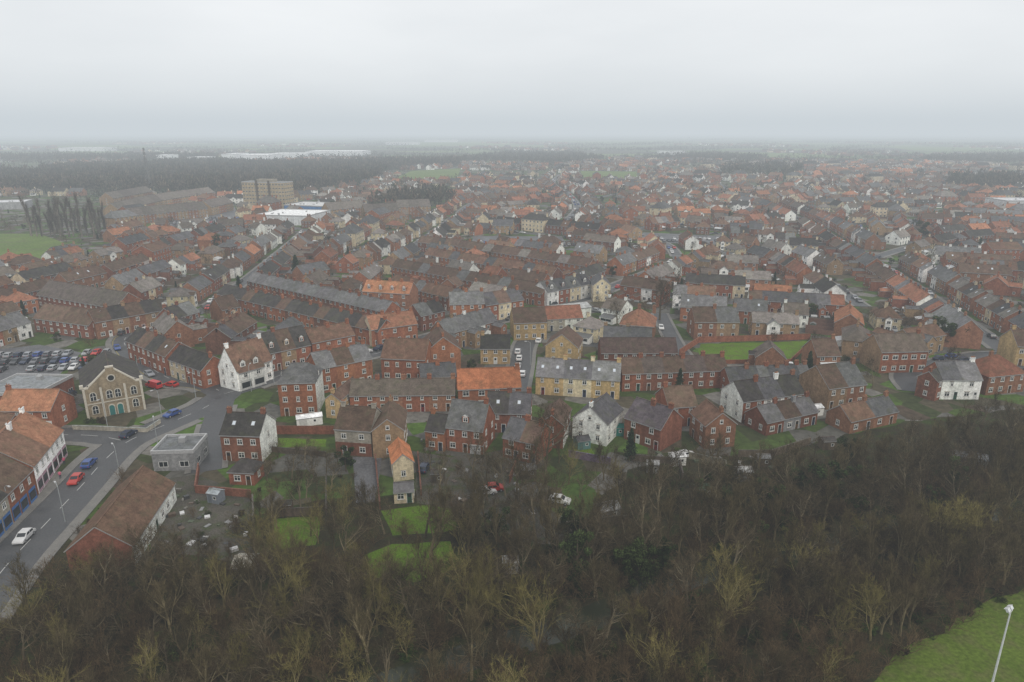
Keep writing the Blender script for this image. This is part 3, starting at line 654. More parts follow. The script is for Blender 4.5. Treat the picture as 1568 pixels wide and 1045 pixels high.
# ------------------------------------------------------------ trees
def rv(r,s=1): return Vector((r.uniform(-1,1),r.uniform(-1,1),r.uniform(-1,1)))*s
def ribbon_t(mb,p,q,w,r,col):
    d=(q-p); s=d.cross(rv(r)); 
    if s.length<1e-5: return
    s=s.normalized()*w
    mb.face([p-s,p+s,q+s*.3,q-s*.3],BARK,col)
def bare_tree(seed,h,style='round'):
    r=random.Random(seed); mb=MB()
    S=dict(round=dict(nl=8,ang=(.5,1.0),lr=.5,col=(.17,.14,.09),tw=(.075,.058,.034),trop=.14,t0=.26),
           willow=dict(nl=9,ang=(.35,.85),lr=.62,col=(.21,.175,.085),tw=(.165,.14,.05),trop=.24,t0=.12),
           upright=dict(nl=9,ang=(.25,.55),lr=.48,col=(.17,.14,.08),tw=(.095,.075,.04),trop=.35,t0=.18),
           poplar=dict(nl=24,ang=(.2,.4),lr=.17,col=(.14,.12,.10),tw=(.12,.10,.085),trop=.5,t0=.08),
           brush=dict(nl=13,ang=(.3,1.0),lr=.8,col=(.12,.085,.05),tw=(.095,.066,.036),trop=.2,t0=.02))[style]
    nt2=dict(round=6,willow=6,upright=6,poplar=2,brush=5)[style]; nb=dict(round=7,willow=6,upright=6,poplar=4,brush=5)[style]
    def grow(p,d,L,rad,lev):
        ns=(7,5,4,3)[lev]; pts=[p.copy()]; ds=[d.copy()]
        for i in range(ns):
            d=(d+rv(r,(.12,.24,.32,.34)[lev])+Vector((0,0,1))*S['trop']*(0 if lev==0 else .5)).normalized(); p=p+d*L/ns; pts.append(p.copy()); ds.append(d.copy())
        rads=[rad*(1-.75*i/ns) for i in range(ns+1)]
        c=S['col'] if lev<2 else S['tw']; k=r.uniform(.7,1.3); c=(c[0]*k,c[1]*k,c[2]*k)
        if lev<2: mb.tube(pts,rads,(6,4)[lev],BARK,c)
        elif lev==2: mb.tube(pts,[max(q,.02) for q in rads],3,BARK,tuple((a+b_)/2*k for a,b_ in zip(S['col'],S['tw'])))
        else:
            for i in range(ns): ribbon_t(mb,pts[i],pts[i+1],max(rads[i],.014),r,c)
        def at(t):
            f=t*ns; i=min(int(f),ns-1); return pts[i].lerp(pts[i+1],f-i),ds[i+1],rads[i]
        if lev<3:
            nc=(S['nl'],nb,5)[lev]
            for j in range(nc):
                t=S['t0']+(1-S['t0'])*(j+r.random())/nc if lev==0 else .2+.8*(j+r.random())/nc
                q,dd,rr=at(min(t,.99)); a=r.uniform(*S['ang']); ax=dd.cross(rv(r)).normalized()
                nd=Matrix.Rotation(a,3,ax)@dd
                l2=(h*S['lr']*(1.1-.55*t),L*.5,L*.5)[lev]*r.uniform(.7,1.25)
                grow(q,nd,l2,rr*(.6 if lev==0 else .5),lev+1)
        if lev==3:
            for j in range(nt2):
                q,dd,rr=at(r.uniform(.1,1)); nd=(dd+rv(r,.9)+Vector((0,0,S['trop']*1.2))).normalized()
                ribbon_t(mb,q,q+nd*r.uniform(.35,.95)*h/10,.010*h/10+.004,r,c)
    grow(Vector((0,0,-.1)),Vector((0,0,1)),h*(.75 if style!='brush' else .35),h*.024,0)
    return mb.mesh('bare_tree')
def leafy(seed,w,h,col,z0=.0,n=1500,shape='bush',ls=.22,trunk=True):
    r=random.Random(seed); mb=MB()
    if trunk: mb.tube([Vector((0,0,-.1)),Vector((.05,0,h*.5)),Vector((0,.1,h*.92))],[h*.03,h*.02,h*.006],6,BARK,(.09,.07,.05))
    lobes=[]
    if shape=='cone':
        for i in range(46):
            t=i/46; rr=w*(1-t)**.8*r.uniform(.6,1.05); a=i*2.4; lobes.append((Vector((math.cos(a)*rr*.75,math.sin(a)*rr*.75,z0+(h-z0)*t)),Vector((rr*.5+.2,rr*.5+.2,h*.05)),r.uniform(.6,1.35)))
            mb.tube([Vector((0,0,z0+(h-z0)*t)),lobes[-1][0]],[.05,.02],3,BARK,(.08,.06,.04))
    else:
        for i in range(18):
            a=r.random()*6.28; q=r.random()**.5*w*.8; zz=z0+(h-z0)*r.uniform(.1,.9)
            s=w*r.uniform(.16,.4); lobes.append((Vector((math.cos(a)*q,math.sin(a)*q,zz)),Vector((s,s,s*.8)),r.uniform(.6,1.4)))
            if trunk: mb.tube([Vector((0,0,zz*.5)),lobes[-1][0]],[.08,.02],3,BARK,(.08,.06,.04))
    for i in range(n):
        c0,s,k=lobes[r.randrange(len(lobes))]; d=rv(r)
        while d.length>1: d=rv(r)
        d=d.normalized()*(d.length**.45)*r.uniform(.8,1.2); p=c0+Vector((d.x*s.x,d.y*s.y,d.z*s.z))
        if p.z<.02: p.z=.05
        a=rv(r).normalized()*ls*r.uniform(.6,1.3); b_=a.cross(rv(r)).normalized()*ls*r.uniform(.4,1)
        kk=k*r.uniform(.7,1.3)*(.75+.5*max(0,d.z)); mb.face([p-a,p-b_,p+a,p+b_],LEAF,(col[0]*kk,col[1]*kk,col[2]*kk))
    return mb.mesh('foliage')
ROUND=[bare_tree(s,10,'round') for s in (1,2,3,4,31)]; WILL=[bare_tree(s,9,'willow') for s in (5,6,7)]; UPR=[bare_tree(s,11,'upright') for s in (8,9,33)]
POP=[bare_tree(s,22,'poplar') for s in (10,11)]; BRUSH=[bare_tree(s,5,'brush') for s in (12,13,14)]
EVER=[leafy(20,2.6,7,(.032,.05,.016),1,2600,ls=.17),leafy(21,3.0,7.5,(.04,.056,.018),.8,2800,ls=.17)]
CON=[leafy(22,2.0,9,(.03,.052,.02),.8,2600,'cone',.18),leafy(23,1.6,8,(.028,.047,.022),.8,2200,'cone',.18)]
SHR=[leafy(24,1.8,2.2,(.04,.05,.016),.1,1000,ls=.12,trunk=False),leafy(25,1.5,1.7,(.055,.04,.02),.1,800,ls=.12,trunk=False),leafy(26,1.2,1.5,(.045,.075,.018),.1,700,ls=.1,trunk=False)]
print('tree meshes',time.time()-T0,[len(m_.polygons) for m_ in ROUND+WILL+UPR+POP+BRUSH])
def tree(x,y,kind,s=1.0):
    D=dict(round=('bare_tree',ROUND),willow=('willow_tree',WILL),upright=('bare_alder_tree',UPR),pop=('poplar_tree',POP),brush=('bare_shrub',BRUSH),ever=('evergreen_tree',EVER),con=('conifer_tree',CON),shrub=('shrub',SHR))[kind]
    k=s*R.uniform(.8,1.2); put(D[0],R.choice(D[1]),x,y,0,R.random()*6.28,(k*R.uniform(.9,1.1),k*R.uniform(.9,1.1),k))
def scatter(poly,n,kinds,smin,smax,mind=2.0,occ=True,rd=3.2):
    P=[G(*p) for p in poly]; xs=[p[0] for p in P]; ys=[p[1] for p in P]; c=0; t=0; pts=[]
    while c<n and t<n*30:
        t+=1; x=R.uniform(min(xs),max(xs)); y=R.uniform(min(ys),max(ys))
        if not inpoly(x,y,P): continue
        if occ and (int(x//2),int(y//2)) in OCC: continue
        if y<290 and rivd(x,y)<rd: continue
        if any((x-a)**2+(y-b_)**2<mind*mind for a,b_ in pts): continue
        pts.append((x,y)); tree(x,y,R.choice(kinds),R.uniform(smin,smax)); c+=1
scatter([(-120,1060),(60,920),(230,885),(400,900),(430,1120),(-150,1200)],95,['round','round','upright','brush','brush','round','willow'],.55,.9,2.2)
scatter([(400,910),(560,905),(780,890),(800,960),(560,1030),(420,1090)],56,['willow','willow','round','willow','brush','upright','round'],.6,.95,2.2)
scatter([(430,1120),(640,1060),(880,985),(1020,930),(1120,900),(1290,1040),(1200,1200),(500,1250)],85,['round','brush','brush','upright','brush','willow'],.45,.8,2.0)
scatter([(560,1060),(800,985),(1000,918),(1170,862),(1500,800),(1500,850),(1200,880),(1000,960),(820,1020),(600,1085)],70,['brush','round','upright','willow','brush','round'],.6,.95,2.0)
scatter([(600,1000),(800,950),(1000,880),(1150,835),(1500,775),(1500,800),(1170,850),(1000,905),(820,970),(620,1025)],45,['brush','round','upright','round','brush'],.5,.85,2.2)
scatter([(1120,890),(1300,850),(1568,830),(1640,850),(1470,930),(1300,1010)],115,['upright','brush','round','upright','brush','willow'],.5,.85,2.0)
scatter([(700,880),(720,800),(860,840),(960,780),(1100,755),(1300,730),(1568,690),(1650,740),(1568,820),(1200,835),(1000,900),(830,930)],240,['round','round','upright','round','brush','upright','round','ever'],.55,.95,2.5)
scatter([(940,770),(960,735),(1100,715),(1300,690),(1568,650),(1650,690),(1568,700),(1300,735),(1100,760)],75,['round','brush','brush','round','ever','upright'],.4,.75,2.5)
scatter([(380,880),(390,800),(560,770),(700,760),(720,880),(560,900)],52,['round','willow','brush','round','upright','brush'],.5,.85,2.6)
scatter([(390,760),(395,690),(510,690),(590,770),(560,800)],32,['round','brush','round','brush','shrub'],.35,.65,2.6)
scatter([(640,790),(640,720),(740,700),(830,710),(960,700),(960,780),(860,830),(720,820)],42,['round','round','upright','brush','willow'],.5,.9,2.6)
scatter([(140,900),(160,870),(205,872),(230,850),(390,870),(400,900)],34,['brush','round','shrub','round'],.45,.75,2.2)
scatter([(120,830),(150,750),(190,735),(200,740),(150,850)],9,['shrub','brush'],.4,.6,2.3)
scatter([(-120,1060),(60,900),(800,870),(1568,700),(1640,840),(1300,1010),(1200,1200),(-150,1250)],800,['shrub','brush','brush','shrub','brush'],.5,1.1,1.2,rd=2.8)
scatter([(1240,1190),(1290,1060),(1375,990),(1430,962),(1500,918),(1568,885),(1600,890),(1520,930),(1440,975),(1385,1005),(1320,1060),(1270,1200)],70,['brush','shrub','brush'],.35,.85,1.4,occ=False)
scatter([(95,650),(120,645),(225,655),(240,645),(150,660)],10,['shrub'],.5,.8,1.2)
scatter([(80,600),(110,590),(118,640),(90,640)],6,['ever','brush'],.5,.7,2)
scatter([(300,760),(385,765),(390,870),(240,850)],12,['shrub','brush'],.3,.6,2)
for px,py,k,s in [(530,722,'ever',.8),(965,705,'con',1.05),(1095,452,'con',1.3),(455,430,'con',1.2),(835,720,'round',1.3),(790,780,'round',1.35),(820,830,'round',1.3),(712,830,'round',1.1),(660,860,'upright',1),(1465,530,'ever',1.5),(1440,530,'ever',1.2),(1180,790,'ever',1),(1260,770,'ever',1.1),(1215,760,'ever',.9),(1170,770,'ever',.8),(330,380,'ever',1.0),(945,500,'round',1.1),(1010,490,'round',1.4),(990,500,'round',1.2),(1030,470,'round',1.3),(640,965,'ever',.5),(610,940,'ever',.5),(1410,365,'ever',1.5),(1545,700,'round',1.2),(250,385,'ever',.9),(1240,490,'ever',.9),(1500,660,'round',1.1),(1420,740,'round',1.2),(1090,700,'brush',1),(1540,680,'upright',1.1),(1480,690,'round',1.0)]:
    x,y=G(px,py); tree(x,y,k,s)
for i in range(26):
    px=48+ (i%13)*9.5+R.uniform(-3,3); x,y=G(px,356+(i//13)*7+R.uniform(-2,2)); tree(x,y,'pop',R.uniform(.95,1.3))
# ------------------------------------------------------------ standard house variants
def variant(seed,kind):
    r=random.Random(seed); mb=MB()
    if kind=='ter':
        n=r.choice((2,3,4,4,5,6,7)); u=r.uniform(4.6,6); L=n*u; W=r.uniform(7.4,8.8); wb=r.choice(BRICK); walls=[r.choice((wb,wb,wb,wb,r.choice([WHITE,CREAM,BRICK[3],TANB]))) for _ in range(n)]
        rf=r.choice(ROOFS); roofs=[rf if r.random()<.8 else r.choice(ROOFS) for _ in range(n)]
        house(mb,L,W,r.choice((5.0,5.3,5.6,6.0)),pitch=r.uniform(35,42),walls=walls,roofs=roofs,n=n,det=1,r=r,outr=.7,lights=.35,gab=WHITE if r.random()<.18 else None)
    elif kind=='semi':
        n=r.choice((1,2,2)); L=7*n+r.uniform(0,2); W=r.uniform(7.5,9); wc=r.choice(BRICK+[WHITE,WHITE,CREAM,TANB])
        house(mb,L,W,r.choice((4.9,5.1,5.4)),pitch=r.uniform(33,42),walls=[wc],roofs=[r.choice(ROOFS+[BROWN2,REDT,(.32,.14,.075)])],n=n,det=1,r=r,hip=r.choice((0,0,1)),outr=.5)
        if r.random()<.5: # projecting front gable bay
            M0=mb.M; mb.M=Matrix.Translation((L*.3,-1.6,0))@Matrix.Rotation(math.pi/2,4,'Z'); rc=r.choice(ROOFS); w2=L*.28
            mb.M=Matrix.Translation((L*.3+w2,-1.6,0))@Matrix.Rotation(math.pi/2,4,'Z')
            mb.face([(0,0,0),(0,w2,0),(0,w2,4.7),(0,w2/2,4.7+w2/2*.75),(0,0,4.7)][::-1],WALL,WHITE if r.random()<.4 else wc)
            mb.face([(0,0,0),(1.6,0,0),(1.6,0,4.7),(0,0,4.7)],WALL,wc); mb.face([(1.6,w2,0),(0,w2,0),(0,w2,4.7),(1.6,w2,4.7)],WALL,wc)
            roof_slabs(mb,-.2,4,w2,4.7,math.atan(.75),rc,o=.15,t=.1); window(mb,(0,w2),(0,-1),(-1,0),w2/2,3,1.3,1.1,1); window(mb,(0,w2),(0,-1),(-1,0),w2/2,.8,1.5,1.2,1); mb.M=M0
    elif kind=='bung':
        L=r.uniform(10,15); W=8.5
        house(mb,L,W,2.7,pitch=33,walls=[r.choice(BRICK+[CREAM,TANB])],roofs=[r.choice(ROOFS+[BROWN2,REDT,(.19,.16,.14)])],det=1,r=r,hip=r.choice((0,1)))
    elif kind=='big':
        L=r.uniform(16,26); W=r.uniform(10,13); n=r.choice((2,3,4))
        house(mb,L,W,r.choice((5.6,8.1,8.4)),pitch=r.uniform(28,38),walls=[r.choice(BRICK+[TANB,CREAM])],roofs=[r.choice(ROOFS)],n=n,det=1,r=r,hip=r.choice((0,.6)),chim=r.choice((0,1)))
    return mb.mesh('terrace_mesh'),L,W
TER=[variant(100+i,'ter') for i in range(36)]; SEMI=[variant(200+i,'semi') for i in range(32)]; BUNG=[variant(300+i,'bung') for i in range(12)]; BIG=[variant(400+i,'big') for i in range(10)]
def fence_mesh(seed):
    r=random.Random(seed); mb=MB(); c=r.choice([(.15,.11,.08),(.2,.11,.08),(.12,.10,.08)])
    for i in range(4): mb.box(i*5,0,0,i*5+.08,9,1.7,TRIM,c)
    mb.box(0,9,0,15.1,9.08,1.75,TRIM,c); 
    for i in range(3):
        if r.random()<.6:
            x=i*5+r.uniform(.5,2); y=r.uniform(5,6.5); cc=r.choice([(.12,.08,.05),(.1,.13,.1),(.3,.3,.3)])
            mb.box(x,y,0,x+2,y+2,1.9,TRIM,cc)
            rc=r.choice([DARK,(.2,.2,.2),(.35,.35,.35)])
            for s in (0,1): mb.face([(x-.1,y-.1+s*2.2,1.85),(x+2.1,y-.1+s*2.2,1.85),(x+2.1,y+1,2.35),(x-.1,y+1,2.35)],ROOF,rc)
            mb.face([(x,y,1.9),(x,y+2,1.9),(x,y+1,2.33)],TRIM,cc); mb.face([(x+2,y,1.9),(x+2,y+2,1.9),(x+2,y+1,2.33)],TRIM,cc)
    return mb.mesh('fences')
FEN=[fence_mesh(i) for i in range(8)]
sz=[.05]; street_v=[]; street_f=[]; cnt=0
def place(me,L,W,x,y,an,fences):
    global cnt
    put('brick_terrace' if L>16 else 'brick_house',me,x,y,0,an+R.uniform(-.02,.02)); mark(x,y,an,L,W+5); cnt+=1
    if fences and R.random()<.8:
        put('garden_fences',R.choice(FEN),x-W*math.sin(an),y+W*math.cos(an),0,an)
def line_road(k,kinds,fences=True,cars=.5,gap=(.8,5)):
    rd=ROADS[k]; P=rd['P']; S=[0]
    for a,b_ in zip(P[:-1],P[1:]): S.append(S[-1]+math.hypot(b_[0]-a[0],b_[1]-a[1]))
    def pt(s):
        for i in range(len(S)-1):
            if S[i+1]>=s:
                t=(s-S[i])/max(1e-6,S[i+1]-S[i]); return (P[i][0]+(P[i+1][0]-P[i][0])*t,P[i][1]+(P[i+1][1]-P[i][1])*t)
        return P[-1]
    for side in (1,-1):
        s=1.0
        while s<S[-1]-8:
            me,L,W=R.choice(kinds)
            if s+L>S[-1]: s+=5; continue
            a,b_=pt(s),pt(s+L); ang=math.atan2(b_[1]-a[1],b_[0]-a[0]); o=rd['w']/2+rd['pave']+R.uniform(2.4,3.6)
            if side==1: x,y,an=a[0]-math.sin(ang)*o,a[1]+math.cos(ang)*o,ang
            else: x,y,an=b_[0]+math.sin(ang)*o,b_[1]-math.cos(ang)*o,ang+math.pi
            q=PX(x,y)
            if free(x,y,an,L,W+2) and not inpoly(q[0],q[1],wood_px): place(me,L,W,x,y,an,fences); s+=L+R.uniform(*gap)
            else: s+=3
        s=3
        while s<S[-1]-4:
            if R.random()<cars:
                a,b_=pt(s),pt(s+2); ang=math.atan2(b_[1]-a[1],b_[0]-a[0]); o=side*(rd['w']/2-1.0)
                x_,y_=a[0]-math.sin(ang)*o,a[1]+math.cos(ang)*o
                if rdist(x_,y_,k)[0]>1: car(x_,y_,ang+(3.14 if R.random()<.5 else 0))
            s+=5.6
TER_S=[t for t in TER if t[1]<30]
line_road(6,TER,cars=.35); line_road(3,TER_S,cars=.15); line_road(2,TER_S,cars=.1); line_road(8,SEMI,cars=.3)
for k in range(NEAR_ROADS,len(ROADS)): line_road(k,SEMI+TER_S[:10],cars=.25,gap=(2,6))
print('lined',cnt,time.time()-T0)
def fill(inzone,theta,cx,cy,ext,P,kinds,gap=(1.5,8),skipp=.08,fences=True,cars=.5,so=7.0):
    ca,sa=math.cos(theta),math.sin(theta)
    K=int(ext/P)
    sz[0]+=.0004; z=sz[0]
    for k in range(-K,K+1):
        t0=k*P
        s=-ext; 
        while s<ext:
            x,y=cx+s*ca-t0*sa, cy+s*sa+t0*ca
            x2,y2=cx+(s+7)*ca-t0*sa, cy+(s+7)*sa+t0*ca
            if inzone(x,y) and inzone(x2,y2) and free(x,y,theta,12,6,0,-3):
                b_=len(street_v)
                for (q,o) in ((s,-3.2),(s+12,-3.2),(s+12,3.2),(s,3.2)): street_v.append((cx+q*ca-(t0+o)*sa,cy+q*sa+(t0+o)*ca,z))
                street_f.append((b_,b_+1,b_+2,b_+3))
                if R.random()<cars: o=R.choice((-2.2,2.2)); car(x-o*sa,y+o*ca,theta+(3.14 if R.random()<.5 else 0))
                if R.random()<cars: o=R.choice((-2.2,2.2)); car(x-o*sa+6*ca,y+o*ca+6*sa,theta+(3.14 if R.random()<.5 else 0))
            s+=12.0
        for side in (1,-1):
            s=-ext+R.uniform(0,8)
            while s<ext:
                me,L,W=R.choice(kinds)
                if R.random()<skipp: s+=14; continue
                o=(so+R.uniform(-.6,1.8))*side
                if side==1: x,y=cx+s*ca-(t0+o)*sa, cy+s*sa+(t0+o)*ca; an=theta
                else: x,y=cx+(s+L)*ca-(t0+o)*sa, cy+(s+L)*sa+(t0+o)*ca; an=theta+math.pi
                mx=x+L/2*math.cos(an)-W/2*math.sin(an); my=y+L/2*math.sin(an)+W/2*math.cos(an)
                if inzone(mx,my) and free(x,y,an,L,W+2,0,0):
                    place(me,L,W,x,y,an,fences); s+=L+R.uniform(*gap)
                else: s+=4
def zone(x0,x1,y0,y1,extra=None):
    def f(x,y):
        if y<60: return False
        a,b_=PX(x,y)
        return x0<=a<x1 and y0<=b_<y1 and (extra is None or extra(a,b_))
    return f
nw=lambda a,b_: not inpoly(a,b_,wood_px)
MIX=TER+SEMI[:18]+BIG[:5]
fill(zone(190,590,352,560),math.radians(86),-136,340,295,41,MIX)
fill(zone(-150,190,395,560),math.radians(75),-226,295,250,42,MIX+BIG)
fill(zone(590,1060,350,600),math.radians(-37),11,328,295,39,MIX)
fill(zone(1060,1240,345,700,nw),math.radians(-14),90,317,295,41,MIX)
fill(zone(1240,1420,335,650,nw),math.radians(66),181,340,374,41,MIX)
fill(zone(1420,1900,335,650,nw),math.radians(-20),220,340,374,41,MIX)
fill(zone(480,1060,560,720,nw),math.radians(4),0,181,181,30,SEMI,so=6)
t=0;c=0
while t<8000 and c<190:
    t+=1; y=R.uniform(190,620); x=R.uniform(-.8,.8)*(y+20); a,b_=PX(x,y)
    if b_>640 or inpoly(a,b_,wood_px) or (a<190 and b_<400): continue
    me,L,W=R.choice(SEMI+BUNG+BIG); an=R.choice((1.5,-.64,.93,-.25,1.3,0))+R.uniform(-.1,.1)+R.choice((0,math.pi))
    if free(x,y,an,L+1,W+2,-.5,-1): place(me,L,W,x,y,an,False); c+=1
print('mid fill',cnt,c,time.time()-T0)
WOODS=[[(60,296),(60,262),(300,250),(450,254),(560,250),(720,247),(700,256),(600,260),(572,285),(500,292),(460,302)],
       [(-100,300),(-100,270),(60,266),(60,296)],[(690,250),(760,238),(880,238),(930,246),(860,254)],[(1095,274),(1110,256),(1230,258),(1220,275)],[(560,324),(600,303),(680,300),(700,308),(680,318),(640,325)],
       [(1440,292),(1450,276),(1568,276),(1568,292)],[(0,248),(0,241),(330,240),(330,244),(200,250)],[(980,246),(1080,239),(1180,243),(1150,249)],[(1400,250),(1430,242),(1568,242),(1568,252)]]
def farok(a,b_):
    return not any(inpoly(a,b_,w) for w in WOODS)
blk=150
for i in range(-11,12):
    for j in range(2,13):
        bx,by=i*blk+R.uniform(-15,15),j*blk+R.uniform(-15,15)
        if by<360 or abs(bx)>by*.85+160: continue
        a,b_=PX(bx,by)
        if not (b_<352): continue
        if b_<245: continue
        if a<560 and b_<300 and R.random()<.5: continue
        if b_<270 and R.random()<.35: continue
        th=math.radians(R.choice((-37,53,80,-10,20,-60))+R.uniform(-12,12))
        half=blk/2
        def iz(x,y,bx=bx,by=by):
            if math.hypot(x-bx,y-by)>half*1.18 or abs(x-bx)>half or abs(y-by)>half: return False
            q=PX(x,y); return q[1]<352 and farok(*q) and not (q[0]<190 and q[1]>300 and q[1]<400)
        kk=R.choice((SEMI+BUNG,SEMI+BUNG+BUNG,TER_S+SEMI,SEMI,SEMI+BUNG+BIG))
        fill(iz,th,bx,by,half*1.35,R.uniform(35,46),kk,gap=(2,9),skipp=.18,fences=False,cars=.3,so=R.uniform(6,9))
raw('town_streets',street_v,street_f,M_ASPH)
print('far fill',cnt,time.time()-T0)
mb=MB()
for i in range(3600):
    y=R.uniform(1750,4200); x=R.uniform(-.85,.85)*y
    n1=math.sin(x*.006+1.3)+math.sin(y*.005+x*.003)
    if n1<.95: continue
    L=R.uniform(9,22); W=9; an=R.uniform(0,3.14); e=5; c=R.choice(BRICK+[WHITE,CREAM]); rc=R.choice(ROOFS)
    mb.M=Matrix.Translation((x,y,0))@Matrix.Rotation(an,4,'Z')
    mb.box(0,0,0,L,W,e,WALL,c); roof_slabs(mb,0,L,W,e,.65,rc)
    mb.face([(0,0,e),(0,W,e),(0,W/2,e+3.4)],WALL,c); mb.face([(L,0,e),(L,W,e),(L,W/2,e+3.4)],WALL,c)
put('distant_houses',mb.mesh('distant_houses'))
def wtree(mb,x,y,h,r,col,n=26):
    c=Vector((x,y,h*.55))
    mb.tube([Vector((x,y,0)),Vector((x,y,h*.6))],[.35,.15],3,BARK,col)
    for i in range(n):
        d=rv(r); d.normalize(); p=c+Vector((d.x*h*.33,d.y*h*.33,d.z*h*.42))*r.uniform(.3,.9)
        q=p+Vector((d.x,d.y,abs(d.z)+.5))*h*.16; s=(q-p).cross(rv(r)).normalized()*h*.06
        k=r.uniform(.6,1.4); mb.face([p-s,p+s,q+s*.4,q-s*.4],BARK,(col[0]*k,col[1]*k,col[2]*k))
mb=MB(); WC=[(.06,.05,.038),(.07,.056,.04),(.05,.052,.032),(.085,.07,.05)]
for w in WOODS:
    P=[G(*p) for p in w]; xs=[p[0] for p in P]; ys=[p[1] for p in P]
    y=min(ys); st=8 if min(ys)<1000 else (13 if min(ys)<1900 else 20)
    while y<max(ys):
        x=min(xs)
        while x<max(xs):
            xx,yy=x+R.uniform(-5,5),y+R.uniform(-5,5)
            if inpoly(xx,yy,P) and (int(xx//2),int(yy//2)) not in OCC: wtree(mb,xx,yy,R.uniform(7,17),R,R.choice(WC),18)
            x+=st
        y+=st
put('distant_woodland',mb.mesh('distant_woodland'))
mb=MB()
for k in range(230):
    y=math.exp(R.uniform(math.log(1200),math.log(7000))); x=R.uniform(-.85,.85)*y; an=R.gauss(0,.5); n=R.randint(8,40); sp_=8+y*.002; rows=R.choice((1,1,2,3))
    for i in range(n):
        for rr in range(rows):
            s=(i-n/2)*sp_; xx=x+s*math.cos(an)+R.uniform(-5,5); yy=y+s*math.sin(an)+rr*14+R.uniform(-8,8)
            if (int(xx//2),int(yy//2)) in OCC: continue
            wtree(mb,xx,yy,R.uniform(8,16),R,R.choice(WC),8)
put('distant_tree_belts',mb.mesh('distant_tree_belts'))
c=0; t=0
while c<1200 and t<40000:
    t+=1; y=R.uniform(170,900); x=R.uniform(-.8,.8)*(y+30)
    a,b_=PX(x,y)
    if inpoly(a,b_,wood_px) or (int(x//2),int(y//2)) in OCC or b_>690: continue
    tree(x,y,R.choice(['round','brush','shrub','shrub','ever','con','brush','shrub','round','round']),R.uniform(.35,.85)); c+=1
mb=MB()
for k in range(520):
    y0=R.uniform(680,2100); x0=R.uniform(-.82,.82)*y0
    for q in range(R.choice((1,2,3,6,12))):
        x,y=x0+R.gauss(0,14),y0+R.gauss(0,14)
        if (int(x//2),int(y//2)) in OCC: continue
        wtree(mb,x,y,R.uniform(5,12),R,R.choice(WC+[(.035,.05,.028)]),14)
put('distant_garden_trees',mb.mesh('distant_garden_trees'))
# ------------------------------------------------------------ lattice mast & floodlight & lamps
def mast(x,y,h,w,name):
    mb=MB(); n=14
    def cr(t): k=w*(1-.8*t)/2; return [Vector((sx_*k,sy_*k,h*t)) for sx_,sy_ in ((-1,-1),(1,-1),(1,1),(-1,1))]
    for i in range(n):
        A,B_=cr(i/n),cr((i+1)/n)
        for q in range(4):
            mb.tube([A[q],B_[q]],[.16,.16],4,METAL,(.16,.16,.16)); mb.tube([A[q],B_[(q+1)%4]],[.09,.09],3,METAL,(.16,.16,.16)); mb.tube([A[(q+1)%4],B_[q]],[.09,.09],3,METAL,(.16,.16,.16))
    mb.tube([Vector((0,0,h)),Vector((0,0,h+5))],[.12,.05],4,METAL,(.3,.3,.3))
    for zz in (.8,.9): mb.box(-1.2,-.3,h*zz,1.2,.3,h*zz+1.8,METAL,(.5,.5,.5))
    put(name,mb.mesh(name),x,y)
x,y=G(230,296); mast(x,y,50,5,'lattice_mast')
mb=MB(); zt=16.0; fx,fy=G(1548,935,zt)
mb.tube([Vector((0,0,0)),Vector((0,0,8)),Vector((0,0,zt))],[.16,.12,.08],10,METAL,(.6,.62,.62))
mb.box(-.25,-.25,0,.25,.25,.4,METAL,(.3,.3,.3))
mb.tube([Vector((-.5,0,zt-.2)),Vector((.5,0,zt-.2))],[.05,.05],6,METAL,(.6,.6,.6))
for s in (-1,1):
    mb.M=Matrix.Translation((s*.36,.15,zt+.12))@Matrix.Rotation(math.radians(-35),4,'X')
    mb.box(-.25,-.12,-.2,.25,.16,.2,METAL,(.6,.62,.63)); mb.face([(-.2,.17,-.16),(.2,.17,-.16),(.2,.17,.16),(-.2,.17,.16)],TRIM,(.8,.8,.8))
    mb.box(-.28,-.16,.205,.28,.28,.24,METAL,(.5,.5,.5))
mb.M=I4
put('floodlight_mast',mb.mesh('floodlight_mast'),fx,fy,0,.6)
mb=MB(); mb.tube([Vector((0,0,0)),Vector((0,0,6)),Vector((0,.05,7.2)),Vector((0,.6,7.6)),Vector((0,1.3,7.65))],[.09,.07,.05,.045,.04],6,METAL,(.3,.32,.32)); mb.box(-.14,1.1,7.55,.14,1.75,7.7,METAL,(.45,.45,.45))
LAMP=mb.mesh('lamp')
for px,py,an in [(100,800,.8),(185,735,.8),(243,690,.5),(248,640,2.5),(300,610,3),(165,655,3),(385,600,0),(215,590,-1),(20,800,-2),(420,590,0),(812,560,1.5),(700,520,3)]:
    x,y=G(px,py); put('street_lamp',LAMP,x,y,0,an)
def wall_run(name,pts,h,c,t=.22):
    mb=MB(); P=[G(*p) for p in pts]
    for (a,b_) in zip(P[:-1],P[1:]):
        L=math.hypot(b_[0]-a[0],b_[1]-a[1]); mb.M=Matrix.Translation((a[0],a[1],0))@Matrix.Rotation(math.atan2(b_[1]-a[1],b_[0]-a[0]),4,'Z')
        mb.box(0,-t/2,0,L,t/2,h,WALL,c); mb.box(-.02,-t/2-.04,h,L+.02,t/2+.04,h+.08,WALL,(c[0]*.8,c[1]*.9,c[2]))
    put(name,mb.mesh(name))
